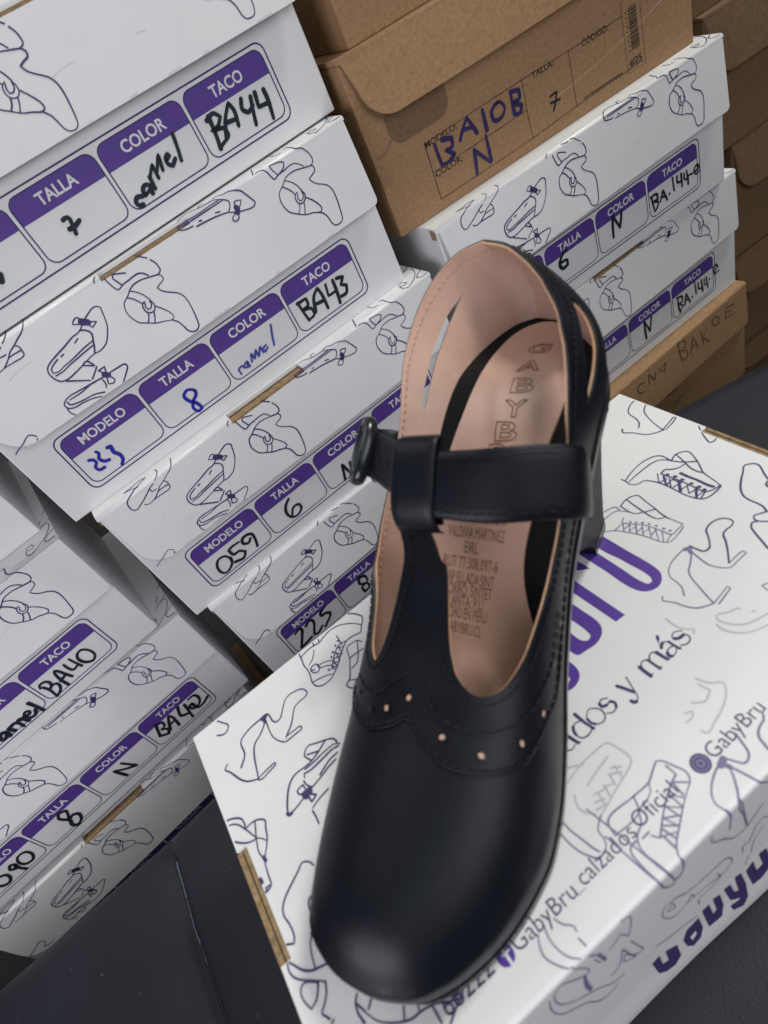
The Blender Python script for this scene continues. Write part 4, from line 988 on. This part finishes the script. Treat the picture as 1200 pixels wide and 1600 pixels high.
SX, TX = 0.30, 0.075       # scale of the (s, tau) pattern sheet in metres
def tl(side, ss):
    oa = f_['Oa' + side](ss)
    return tau_of_z(side, np.asarray(ss, float), topz[side](oa))

def pattern(side):
    """outline of one half of the upper, as on a pattern sheet, plus its slit"""
    st = np.linspace(1, 0.66 if side == 'R' else 0.585, 70)
    top = [(s_, float(t_)) for s_, t_ in zip(st, tl(side, st))]
    if side == 'R':
        thr = [(0.6248, 0.372), (0.5966, 0.4062), (0.5633, 0.4692), (0.5317, 0.5449), (0.5018, 0.6328), (0.4612, 0.7084), (0.44, 0.7811), (0.4372, 0.8458), (0.449, 0.9163), (0.475, 0.9480), (0.5045, 0.9699), (0.5263, 0.9830), (0.56, 0.9955)]
        end = 0.60
    else:
        thr = [(0.5438, 0.600), (0.5111, 0.610), (0.4773, 0.6659), (0.4552, 0.722), (0.4600, 0.755), (0.4755, 0.7790), (0.5141, 0.8211), (0.5441, 0.8730), (0.5720, 0.9150), (0.6000, 0.9350)]
        end = 0.62
    thr = [top[-1]] + thr
    th = [tuple(p) for p in catmull([(a * SX, b * TX) for a, b in thr], 0.0022)]
    th = [(a / SX, b / TX) for a, b in th][1:]
    ridge = [(k_ * 0.0125, 1.0) for k_ in range(49, -1, -1)]
    if side == 'R':
        ridge = [p for p in ridge if p[0] < 0.565]
    toe = [(0.0, t_) for t_ in np.linspace(1, 0, 22)[1:-1]]
    feather = [(s_, 0.0) for s_ in np.linspace(0, 1, 82)]
    heel = [(1.0, float(t_)) for t_ in np.linspace(0, tl(side, np.array([1.0]))[0], 14)[1:-1]]
    loop = feather + heel + top + th + ridge + toe
    out = [loop[0]]
    for p in loop[1:]:
        if math.hypot((p[0] - out[-1][0]) * SX, (p[1] - out[-1][1]) * TX) > 0.0004:
            out.append(p)
    if side == 'R':
        sl = [(0.8330, 0.2880), (0.8300, 0.2560), (0.8170, 0.2270), (0.7920, 0.2020), (0.7640, 0.1990), (0.7420, 0.2200), (0.7300, 0.2480), (0.7340, 0.2580), (0.7480, 0.2800), (0.7687, 0.2880), (0.7971, 0.2905), (0.8221, 0.2900)]
    else:
        sl = [(0.8900, 0.2290), (0.8562, 0.1803), (0.8232, 0.1385), (0.7836, 0.1060), (0.7620, 0.0985), (0.7450, 0.1000), (0.7430, 0.1090), (0.7640, 0.1180), (0.7840, 0.1280), (0.8232, 0.1640), (0.8562, 0.2020)]
    sl = [(a / SX, b / TX) for a, b in catmull([(a * SX, b * TX) for a, b in sl + sl[:1]], 0.0016, closed=True)[:-1]]
    return out, sl

def inside(p, poly):
    x, y = p; c = False
    j = len(poly) - 1
    for i in range(len(poly)):
        xi, yi = poly[i]; xj, yj = poly[j]
        if (yi > y) != (yj > y) and x < (xj - xi) * (y - yi) / (yj - yi) + xi:
            c = not c
        j = i
    return c

def halfsheet(side):
    loop, sl = pattern(side)
    L2 = [(a * SX, b * TX) for a, b in loop]; S2 = [(a * SX, b * TX) for a, b in sl]
    B = np.array(L2 + S2)
    inner = []
    for i in range(1, 100):
        for j in range(1, 34):
            p = (i / 100 * SX + (0.5 * SX / 100 if j % 2 else 0), j / 34 * TX)
            if inside(p, L2) and not inside(p, S2) and np.min(np.hypot(B[:, 0] - p[0], B[:, 1] - p[1])) > 0.0013:
                inner.append(p)
    vs = [Vector(p) for p in L2 + S2 + inner]
    n1, n2 = len(L2), len(S2)
    ed = [(i, (i + 1) % n1) for i in range(n1)] + [(n1 + i, n1 + (i + 1) % n2) for i in range(n2)]
    V, E_, F_, *_r = delaunay_2d_cdt(vs, ed, [], 0, 1e-7)
    fs = []
    for t_ in F_:
        c = sum((V[i] for i in t_), Vector((0, 0))) / len(t_)
        if inside((c.x, c.y), L2) and not inside((c.x, c.y), S2):
            fs.append(tuple(t_))
    uv = np.array([(v.x / SX, v.y / TX) for v in V])
    P = LOC(Q(side, uv[:, 0], uv[:, 1]))
    return P, fs

bmu = bmesh.new()
for side in 'RL':
    P, fs = halfsheet(side)
    bv = [bmu.verts.new(p) for p in P]
    for t_ in fs:
        try:
            bmu.faces.new([bv[i] for i in t_])
        except ValueError:
            pass
bmesh.ops.remove_doubles(bmu, verts=bmu.verts, dist=0.00002)
near = [v for v in bmu.verts if (v.co - Vector((0.03, 0.004, 0.0456))).length < 0.0012]
bmesh.ops.remove_doubles(bmu, verts=near, dist=0.0007)
bmesh.ops.holes_fill(bmu, edges=[e for e in bmu.edges if e.is_boundary], sides=9)
bmesh.ops.triangulate(bmu, faces=[f__ for f__ in bmu.faces if len(f__.verts) > 3])
loose = [v for v in bmu.verts if not v.link_faces]
bmesh.ops.delete(bmu, geom=loose, context='VERTS')
bmesh.ops.recalc_face_normals(bmu, faces=bmu.faces)
bmu.normal_update()
# outward = away from the inside of the shoe
tst = max(bmu.faces, key=lambda f__: f__.calc_center_median().z if f__.calc_center_median().x < 0.06 else -1)
if tst.normal.z < 0:
    bmesh.ops.reverse_faces(bmu, faces=bmu.faces)
bmu.normal_update()
# ease the mesh a little so that the halves flow into each other
for _ in range(3):
    bmesh.ops.smooth_vert(bmu, verts=[v for v in bmu.verts if not v.is_boundary], factor=0.4, use_axis_x=True, use_axis_y=True, use_axis_z=True)
dome = [v for v in bmu.verts if not v.is_boundary and v.co.x < 0.088 and v.co.z > float(zfeather(v.co.x)) + 0.016]
for k_ in range(60):
    bmesh.ops.smooth_vert(bmu, verts=dome, factor=0.5, use_axis_x=True, use_axis_y=True, use_axis_z=True)
bmu.normal_update()
bmu.verts.index_update()
TH = 0.0021
vo = [v.co.copy() for v in bmu.verts]; vn = [v.normal.copy() for v in bmu.verts]
tri = [tuple(v.index for v in f__.verts) for f__ in bmu.faces]
bnd = []
for e in bmu.edges:
    if e.is_boundary:
        l = e.link_loops[0]
        bnd.append((l.vert.index, l.link_loop_next.vert.index))
bmu.free()
U = MB()
n = len(vo)
out = [tuple(p) for p in vo]
inn = [tuple(p - q_ * TH) for p, q_ in zip(vo, vn)]
mid1 = [tuple(p - q_ * TH * 0.52) for p, q_ in zip(vo, vn)]
U.add(out, tri, M['leather'], True)
# rim: black thickness outside, tan lining edge inside, rounded over slightly
bo = sorted({i for e in bnd for i in e})
up_o = {}
for i in bo:
    up_o[i] = None
upper = U.build('upper', shoe)
Lm = MB()
Lm.add(inn, [tuple(reversed(t_)) for t_ in tri], M['lining'], True)
rv = inn + mid1
Lm.add(rv, [(b_ + n, a_ + n, a_, b_) for a_, b_ in bnd], M['edge'], True)
Lm.build('lining', shoe)
R_ = MB()
rv = out + mid1
R_.add(rv, [(b_, a_, a_ + n, b_ + n) for a_, b_ in bnd], M['leather_edge'], True)
# joined to the upper as its cut edge
R_.build('cut_edge', upper)

def onq(side, s_, t_, lift=0.0):
    e = 1e-3
    P = Q(side, s_, t_); a = Q(side, s_ + e, t_) - Q(side, s_ - e, t_); b_ = Q(side, s_, min(t_ + e, 1)) - Q(side, s_, t_ - e)
    nrm = np.cross(a, b_); nrm /= np.linalg.norm(nrm) + 1e-12
    if side == 'R':
        nrm = -nrm
    # away from the inside point
    c = np.array([P[0] + 0.004, -0.008 if P[0] < 0.16 else -0.012, float(zfeather(P[0])) + 0.012])
    if np.dot(nrm, P - c) < 0:
        nrm = -nrm
    return Vector(LOC(P + nrm * lift)), Vector(LOC(nrm))

OUTER = [('L', .4900, .2500), ('L', .4500, .4400), ('L', .4200, .5500), ('L', .4002, .6431), ('L', .3785, .7397), ('L', .3729, .8167), ('L', .3787, .9156), ('L', .3892, .9557), ('L', .3861, .9701)]
OUTER2 = [('L', .3861, .9701), ('L', .375, .9844), ('R', .3504, .9812), ('R', .3427, .8835), ('R', .3541, .7913), ('R', .3658, .7199), ('R', .3859, .6224), ('R', .4041, .5436), ('R', .4262, .4691), ('R', .484, .372), ('R', .524, .250), ('R', .57, .185), ('R', .62, .165), ('R', .68, .160)]
INNER = [('L', .4479, .5613), ('L', .4189, .7243), ('L', .4141, .8033), ('L', .425, .8685), ('L', .4400, .9500)]
INNER2 = [('L', .4336, .9791), ('L', .4167, .9952), ('R', .4018, .9698), ('R', .3969, .8971), ('R', .4023, .802), ('R', .4137, .7025), ('R', .4314, .6136), ('R', .4614, .5256), ('R', .5084, .4329), ('R', .5399, .3200), ('R', .579, .2800)]
def path3(L, lift):
    a = [np.array(onq(*p, lift)[0]) for p in L]
    return [Vector(p) for p in catmull(a, 0.0012)]
def stitches(mb, path, dash=0.0022, gap=0.0010, r=0.00034, m=None):
    acc = 0; cur = [path[0]]
    for a, b_ in zip(path, path[1:]):
        cur.append(b_); acc += (b_ - a).length
        if acc >= dash:
            tube(mb, cur, r, m or M['stitch'], 5)
            cur = [b_ + (b_ - a).normalized() * gap]; acc = -gap
st = MB()
for L in (OUTER, OUTER2, INNER, INNER2):
    stitches(st, path3(L, 0.0004))
# seam round the throat and the top line, 2.5 mm from the edge
for side in 'RL':
    loop, sl = pattern(side)
    k0 = 82 + 12
    edge_ = [p for p in loop[k0:] if p[1] < 0.985 and p[0] > 0.43]
    L3 = []
    cen = np.mean(np.array(loop), axis=0)
    for i in range(1, len(edge_) - 1):
        d = np.array(edge_[i + 1]) - np.array(edge_[i - 1]); d = d * np.array([SX, TX]); d /= np.linalg.norm(d) + 1e-9
        nn_ = np.array([-d[1], d[0]]) * 0.0028
        for sg in (1, -1):
            p = np.array(edge_[i]) + sg * nn_ / np.array([SX, TX])
            if inside(p, loop) and not inside(p, sl):
                if 0.01 < p[1] < 0.995:
                    L3.append(onq(side, p[0], p[1], 0.00035)[0])
                break
    run = [L3[0]]
    for p in L3[1:]:
        if (p - run[-1]).length > 0.012:
            if len(run) > 4:
                stitches(st, [Vector(x) for x in catmull([np.array(v) for v in run], 0.001)], r=0.0003)
            run = [p]
        else:
            run.append(p)
    if len(run) > 4:
        stitches(st, [Vector(x) for x in catmull([np.array(v) for v in run], 0.001)], r=0.0003)
st.build('stitching', upper)
# matching thread seen on the lining below the top line
ls = MB()
for side in 'RL':
    ss_ = np.linspace(0.66 if side == 'R' else 0.56, 1.0, 90)
    tt_ = tl(side, ss_)
    run = []
    for a_, t_ in zip(ss_, tt_):
        p, nr = onq(side, float(a_), float(t_) * 0.90, -TH - 0.0002)
        run.append(p)
    stitches(ls, [Vector(x) for x in catmull([np.array(v) for v in run], 0.001)], 0.0018, 0.0012, 0.00033, M['edge'])
ls.build('lining_stitching', upper)
# folded overlay edge: a low bead under the outer row of stitches
ov = MB()
for L in (OUTER, OUTER2):
    L_ = []
    for sd, a, b_ in L:
        L_.append((sd, a - 0.006, b_))
    tube(ov, path3(L_, -0.00012), 0.00040, M['leather'], 6)
ov.build('overlay_edge', upper)
HOLES = [('L', .4222, .6174), ('L', .396, .7669), ('L', .3951, .8714), ('L', .4086, .955), ('R', .3752, .9163), ('R', .3834, .7357), ('R', .4222, .5511), ('R', .4872, .4123), ('R', .537, .300), ('R', .5694, .2350), ('R', .62, .21)]
for hi, (sd, a, b_) in enumerate(HOLES):
    c, nr = onq(sd, a, b_, 0.00010)
    x = nr.orthogonal().normalized(); y = nr.cross(x)
    h = MB()
    k = 14; r0 = 0.00145
    tan = hi in (2, 3, 4, 5, 6, 7)
    ph = hi * 1.3
    wob = [1 + 0.12 * math.sin(2 * t_ * 2 * math.pi / k + ph) for t_ in range(k)]
    h.add([c + nr * 0.00002 + x * math.cos(2 * math.pi * i / k) * r0 * wob[i] + y * math.sin(2 * math.pi * i / k) * r0 * wob[i] for i in range(k)], [tuple(range(k))], M['sole'])
    if tan:
        o_ = x * 0.0003 + y * 0.0002
        h.add([c + o_ + nr * 0.00006 + x * math.cos(2 * math.pi * i / k) * r0 * 0.72 * wob[i] + y * math.sin(2 * math.pi * i / k) * r0 * 0.66 * wob[i] for i in range(k)], [tuple(range(k))], M['lining'])
    h.build('punched_hole', upper)

# ---- sole, insole, heel
def strip(inset_r, inset_l, ztop, s0=0.0, s1=1.0, ns=90, nb=7, crown=0.0):
    rows = []
    for s_ in np.linspace(s0, s1, ns):
        ar, br = float(f_['OaR'](s_)), float(f_['ObR'](s_)); al, bl = float(f_['OaL'](s_)), float(f_['ObL'](s_))
        ir = inset_r(s_) if callable(inset_r) else inset_r; il = inset_l(s_) if callable(inset_l) else inset_l
        # inward normals of the plan outline
        def nrm(side):
            e = 1e-3
            d = np.array([f_['Oa' + side](min(s_ + e, 1)) - f_['Oa' + side](max(s_ - e, 0)), f_['Ob' + side](min(s_ + e, 1)) - f_['Ob' + side](max(s_ - e, 0))])
            d /= np.linalg.norm(d) + 1e-12
            return np.array([d[1], -d[0]]) if side == 'L' else np.array([-d[1], d[0]])
        nR, nL = nrm('R'), nrm('L')
        if nR[1] > 0 and s_ < 0.9: nR = -nR
        if nL[1] < 0 and s_ < 0.9: nL = -nL
        if s_ > 0.9:
            if nR[0] > 0: nR = -nR
            if nL[0] > 0: nL = -nL
        if s_ < 0.08:
            if nR[0] < 0: nR = -nR
            if nL[0] < 0: nL = -nL
        pr_ = np.array([ar, br]) + nR * ir; pl_ = np.array([al, bl]) + nL * il
        row = []
        for k in range(nb):
            t_ = k / (nb - 1)
            p = pr_ * (1 - t_) + pl_ * t_
            z = ztop(p[0]) + crown * (4 * t_ * (1 - t_) - 1)
            row.append((p[0], p[1], z))
        rows.append(row)
    return rows
def slab(mb, top, bot, m, m_side=None):
    ns, nb = len(top), len(top[0])
    vs = [LOC(p) for r in top for p in r] + [LOC(p) for r in bot for p in r]
    o = ns * nb
    fs = []
    for i in range(ns - 1):
        for j in range(nb - 1):
            a = i * nb + j
            fs.append((a, a + 1, a + nb + 1, a + nb)); fs.append((o + a, o + a + nb, o + a + nb + 1, o + a + 1))
    mb.add(vs, fs, m, True)
    rim = [i * nb for i in range(ns)] + [(ns - 1) * nb + j for j in range(1, nb)] + [i * nb + nb - 1 for i in range(ns - 2, -1, -1)] + [j for j in range(nb - 2, 0, -1)]
    mb.add(vs, [(rim[i], rim[(i + 1) % len(rim)], rim[(i + 1) % len(rim)] + o, rim[i] + o) for i in range(len(rim))], m_side or m, True)
mb = MB()
slab(mb, strip(-0.0010, -0.0010, lambda a: float(zfeather(a)) + 0.0003), strip(-0.0006, -0.0006, lambda a: float(zbot(a))), M['sole'])
mb.build('outsole', shoe)
mb = MB()
zi = lambda a: float(zfeather(a)) + 0.0030
slab(mb, strip(0.0012, 0.0012, zi, 0.03, 0.995), strip(0.0012, 0.0012, lambda a: float(zfeather(a)) + 0.0004, 0.03, 0.995), M['band'])
insole = mb.build('insole', shoe)
# peach sock: its own outline, narrower than the board so that the black board shows
sock_r = [(0.030, 0.020), (0.060, 0.0300), (0.085, 0.0290), (0.105, 0.0250), (0.120, 0.0200), (0.133, 0.0140), (0.1443, 0.0085), (0.1505, 0.0068), (0.1585, 0.0068), (0.1691, 0.0090), (0.185, 0.0110), (0.205, 0.0160), (0.225, 0.0165), (0.242, 0.0110), (0.252, 0.0030)]
sock_l = [(0.2557, -0.0075), (0.2535, -0.0140), (0.2484, -0.0192), (0.2339, -0.0240), (0.2169, -0.0256), (0.2015, -0.0282), (0.1909, -0.0310), (0.170, -0.0370), (0.150, -0.0410), (0.130, -0.0400), (0.105, -0.0385), (0.08, -0.0370), (0.055, -0.034), (0.034, -0.026)]
lp = [tuple(p) for p in catmull(sock_r + sock_l + sock_r[:1], 0.003, closed=True)[:-1]]
gx = []
for i in range(60):
    for j in range(22):
        p = (0.026 + i * 0.004, -0.046 + j * 0.004)
        if inside(p, lp) and min(math.hypot(p[0] - q_[0], p[1] - q_[1]) for q_ in lp) > 0.0015:
            gx.append(p)
V, E_, F_, *_r = delaunay_2d_cdt([Vector(p) for p in lp + gx], [(i, (i + 1) % len(lp)) for i in range(len(lp))], [], 1, 1e-7)
def sock_z(a, b_):
    z = zi(a) + 0.0014
    # heel cushion and forefoot pad stand up a little
    d1 = ((a - 0.212) / 0.030) ** 2 + ((b_ + 0.003) / 0.0155) ** 2
    z += 0.0011 * float(smooth(np.array((1 - d1) * 2.2)))
    d2 = ((a - 0.094) / 0.030) ** 2 + ((b_ + 0.012) / 0.0210) ** 2
    z += 0.0024 * float(smooth(np.array((1 - d2) * 2.4)))
    return z
mb = MB()
vs = [LOC((v.x, v.y, sock_z(v.x, v.y))) for v in V]
mb.add(vs, [tuple(t_) for t_ in F_], M['sock'], True)
k = len(lp)
side_v = [LOC((p[0], p[1], sock_z(*p))) for p in lp] + [LOC((p[0], p[1], zi(p[0]) + 0.0001)) for p in lp]
mb.add(side_v, [(i, (i + 1) % k, (i + 1) % k + k, i + k) for i in range(k)], M['edge'])
sock = mb.build('sock_liner', insole)
sm = lambda u, v, l: tuple(LOC((u, v, sock_z(u, v) + l)))
mb = MB()
for ch, a, b_ in (('G', 0.2341, -0.0027), ('A', 0.2222, -0.0030), ('B', 0.2118, -0.0030), ('Y', 0.2020, -0.0040), ('B', 0.1935, -0.0062), ('R', 0.1860, -0.0085), ('U', 0.1785, -0.0105)):
    # stamped outline capitals: letter width across the foot
    vs_, fs_ = text_mesh(ch, 0.014)
    xs_ = [v[0] for v in vs_]; w_ = max(xs_) - min(xs_)
    wd = 0.0098; hh = 0.0068
    nv = [((a - 0.0034) + v[1] / 0.73 * hh, b_ - wd / 2 + (v[0] - min(xs_)) / w_ * wd) for v in vs_]
    # outline of the letter: boundary edges drawn as thin lines
    cnt = {}
    for t_ in fs_:
        for i in range(len(t_)):
            e = tuple(sorted((t_[i], t_[(i + 1) % len(t_)]))); cnt[e] = cnt.get(e, 0) + 1
    for (i, j), c_ in cnt.items():
        if c_ == 1:
            ribbon(mb, [nv[i], nv[j]], 0.00050, sm, M['emboss'], vary=0, lift=0.0001)
for s_, a, b_, wd in (('WILSON RICARDO', 0.1652, -0.0150, 0.0250), ('VALDIVIA MARTINEZ', 0.1602, -0.0160, 0.0270), ('EIRL', 0.1556, -0.0176, 0.0066), ('RUT 77.308.097-6', 0.1507, -0.0178, 0.0262), ('CAP ELLADA:SINT', 0.1459, -0.0182, 0.0245), ('FORRO: SINTET', 0.1421, -0.0178, 0.0225), ('PLANTA: P.U.', 0.1384, -0.0192, 0.0190), ('HECHO EN PERU', 0.1346, -0.0192, 0.0220), ('GABYBRU.CL', 0.1298, -0.0190, 0.0180)):
    text(mb, s_, (a - 0.0016, b_), (0, 1), (1, 0), 0.0052, sm, M['emboss'], 0.00012, 0.0, 'C', width=wd)
mb.build('stamped_lettering', sock)

# heel block
def heel_loop(k):
    """k = 0 at the seat, 1 at the ground"""
    N_ = 40; out = []
    # seat outline from the sole's rear, ground outline a small D
    for i in range(N_):
        t_ = i / N_
        if t_ < 0.7:
            u = t_ / 0.7 * 2 - 1            # -1 left front ... +1 right front
            s_ = 1 - abs(u) * 0.37
            sd = 'L' if u < 0 else 'R'
            tp = np.array([float(f_['Oa' + sd](s_)), float(f_['Ob' + sd](s_))])
        else:
            u = (t_ - 0.7) / 0.3
            a0 = np.array([float(f_['OaR'](0.63)), float(f_['ObR'](0.63))]); a1 = np.array([float(f_['OaL'](0.63)), float(f_['ObL'](0.63))])
            tp = a0 * (1 - u) + a1 * u + np.array([0.016 * math.sin(math.pi * u), 0])
        c0 = np.array([0.221, -0.0145]); ang = None
        if t_ < 0.7:
            u = t_ / 0.7 * 2 - 1
            if abs(u) > 0.55:
                w_ = (1 - abs(u)) / 0.45
                gb = np.array([0.2075 + 0.0145 * w_, -0.0120 + math.copysign(0.0235, u)])
            else:
                th_ = u / 0.55 * math.pi / 2
                gb = np.array([0.222 + 0.0150 * math.cos(th_) ** 0.8, -0.0120 + 0.0235 * math.sin(th_)])
        else:
            u = (t_ - 0.7) / 0.3
            gb = np.array([0.2075, -0.0120 + 0.0235 * (1 - 2 * u)])
        kk = k ** 0.72
        p = tp * (1 - kk) + gb * kk
        zt = float(zbot(tp[0])) + 0.0012
        z = zt * (1 - k) + 0.0050 * k
        out.append((p[0], p[1], z))
    return out
mb = MB()
lev = [heel_loop(i / 16) for i in range(17)]
N_ = 40
vs = [LOC(p) for r in lev for p in r]
mb.add(vs, [(i * N_ + j, i * N_ + (j + 1) % N_, (i + 1) * N_ + (j + 1) % N_, (i + 1) * N_ + j) for i in range(16) for j in range(N_)] + [tuple(range(N_))], M['heelm'], True)
heel = mb.build('heel', shoe)
mb = MB()
g = lev[-1]; cx = sum(p[0] for p in g) / N_; cy = sum(p[1] for p in g) / N_
ex = [(cx + (p[0] - cx) * 1.015, cy + (p[1] - cy) * 1.015) for p in g]
prism(mb, ex, lambda u, v, d: tuple(LOC((u, v, d))), 0.0002, 0.0052, M['sole'])
mb.build('heel_tip', heel)

# ---- ankle strap, T-strap loop and buckle
def band(mb, tops, bots, th, m, step=0.0025):
    A_ = catmull(tops, step); k = len(A_)
    tb_ = catmull(bots, step)
    # same number of rows on both edges
    def resample(P, n_):
        P = np.array(P); d = np.concatenate([[0], np.cumsum(np.linalg.norm(np.diff(P, axis=0), axis=1))])
        return np.array([[np.interp(x, d, P[:, c]) for c in range(3)] for x in np.linspace(0, d[-1], n_)])
    n_ = max(len(A_), len(tb_)); A_ = resample(A_, n_); B_ = resample(tb_, n_)
    vs = []; nb = 11
    for i in range(n_):
        tg = A_[min(i + 1, n_ - 1)] - A_[max(i - 1, 0)] + B_[min(i + 1, n_ - 1)] - B_[max(i - 1, 0)]
        wd = A_[i] - B_[i]
        nr = np.cross(tg, wd); nr /= np.linalg.norm(nr) + 1e-12
        if nr[2] < 0 and abs(nr[2]) > 0.2: nr = -nr
        row_o = []
        for j in range(nb):
            t_ = 0.5 - 0.5 * math.cos(math.pi * j / (nb - 1))
            c = B_[i] * (1 - t_) + A_[i] * t_
            e = 1 - abs(2 * t_ - 1) ** 10
            row_o.append(c + nr * (th * (0.25 + 0.75 * e)))
        row_i = [B_[i] * (1 - j / (nb - 1)) + A_[i] * j / (nb - 1) for j in range(nb - 1, -1, -1)]
        vs += [LOC(p) for p in row_o + row_i]
    q_ = 2 * nb
    fs = [(i * q_ + j, i * q_ + (j + 1) % q_, (i + 1) * q_ + (j + 1) % q_, (i + 1) * q_ + j) for i in range(n_ - 1) for j in range(q_)]
    fs += [tuple(range(q_)), tuple((n_ - 1) * q_ + j for j in range(q_))]
    mb.add(vs, fs, m, True)
    return A_, B_
mb = MB()
T_ = [(0.1835, 0.0290, 0.0900), (0.1795, 0.0310, 0.1010), (0.1740, 0.0318, 0.1090), (0.1665, 0.0220, 0.1160), (0.1600, 0.0100, 0.1200), (0.1570, -0.0060, 0.1205), (0.1580, -0.0220, 0.1190), (0.1680, -0.0410, 0.1130), (0.1770, -0.0560, 0.1090), (0.1830, -0.0640, 0.1065)]
B_ = [(0.1720, 0.0300, 0.0700), (0.1665, 0.0325, 0.0790), (0.1595, 0.0340, 0.0860), (0.1500, 0.0240, 0.0945), (0.1425, 0.0110, 0.0995), (0.1390, -0.0060, 0.1025), (0.1400, -0.0220, 0.1035), (0.1525, -0.0425, 0.0995), (0.1600, -0.0570, 0.0985), (0.1640, -0.0650, 0.0960)]
A2, B2 = band(mb, T_, B_, 0.0017, M['leather'])
strap = mb.build('ankle_strap', shoe)
mb = MB()
for E1, E2 in ((A2, B2), (B2, A2)):
    L3 = []
    for p, q_ in zip(E1, E2):
        c = p * 0.88 + q_ * 0.12
        L3.append(c)
    nrm_ = Vector(LOC((-0.70, 0.1, 0.70)))
    stitches(mb, [Vector(LOC(c)) + nrm_ * 0.0019 for c in L3[6:]], r=0.00028)
for t_ in (0.84, 0.90, 0.96):
    i = int(t_ * (len(A2) - 1)); c = Vector(LOC((A2[i] + B2[i]) / 2)); nr = Vector(LOC((-0.62, -0.3, 0.72))).normalized(); x = nr.orthogonal().normalized(); y = nr.cross(x)
    c = c + nr * 0.0022
    mb.add([c + x * math.cos(2 * math.pi * i_ / 12) * 0.0011 + y * math.sin(2 * math.pi * i_ / 12) * 0.0011 for i_ in range(12)], [tuple(range(12))], M['sole'])
mb.build('stitching', strap)
# the strap's tail behind the buckle, running back to the quarter
mb = MB()
band(mb, [(0.1850, -0.0650, 0.1040), (0.1890, -0.0610, 0.1000), (0.1900, -0.0560, 0.0975)], [(0.1680, -0.0655, 0.0925), (0.1720, -0.0620, 0.0870), (0.1740, -0.0570, 0.0840)], 0.0018, M['leather'])
mb.build('strap_tail', shoe)
# loop at the top of the T-strap that carries the ankle strap
mb = MB()
hw = 0.0090
cl = [(0.1378, -0.0211, 0.0938), (0.1368, -0.0212, 0.0975), (0.1370, -0.0213, 0.1020), (0.1390, -0.0214, 0.1068), (0.1465, -0.0217, 0.1148), (0.1540, -0.0220, 0.1213), (0.1580, -0.0222, 0.1236), (0.1612, -0.0222, 0.1225), (0.1602, -0.0222, 0.1185), (0.1530, -0.0220, 0.1115), (0.1460, -0.0216, 0.1040), (0.1400, -0.0212, 0.0965)]
lt_ = [(a + 0.0010, b_ + hw * (1.0 if i > 1 else 1.0), z) for i, (a, b_, z) in enumerate(cl)]
rt_ = [(a - 0.0010, b_ - hw, z) for a, b_, z in cl]
band(mb, lt_, rt_, 0.0013, M['leather'])
mb.build('strap_loop', shoe)
# buckle: covered oval frame, bar and prong
def frame_pts(c, ux, uy, a, b_, k=28, p=2.6):
    o_ = []
    for i in range(k):
        t_ = 2 * math.pi * i / k
        x = math.copysign(abs(math.cos(t_)) ** (2 / p), math.cos(t_)) * a; y = math.copysign(abs(math.sin(t_)) ** (2 / p), math.sin(t_)) * b_
        o_.append(c + ux * x + uy * y)
    return o_
c = Vector(LOC((0.1715, -0.0655, 0.1030)))
uy = (Vector(LOC((0.1840, -0.0660, 0.1090))) - Vector(LOC((0.1610, -0.0660, 0.0960)))).normalized()
ux = Vector(LOC((0.32, -0.62, -0.42))); ux = (ux - uy * ux.dot(uy)).normalized()
mb = MB()
tube(mb, frame_pts(c, ux, uy, 0.0066, 0.0135), 0.0032, M['buckle'], 12, closed=True, ry=0.0024)
bk = mb.build('buckle', shoe)
mb = MB()
tube(mb, [c - uy * 0.0130, c + uy * 0.0130], 0.0010, M['buckle'], 8)
mb.build('buckle_bar', bk)
mb = MB()
nr = ux.cross(uy)
if nr.z < 0: nr = -nr
tube(mb, [c, c + nr * 0.0014 - ux * 0.003, c + nr * 0.0022 - ux * 0.0078], 0.0007, M['buckle'], 8)
mb.build('buckle_prong', bk)
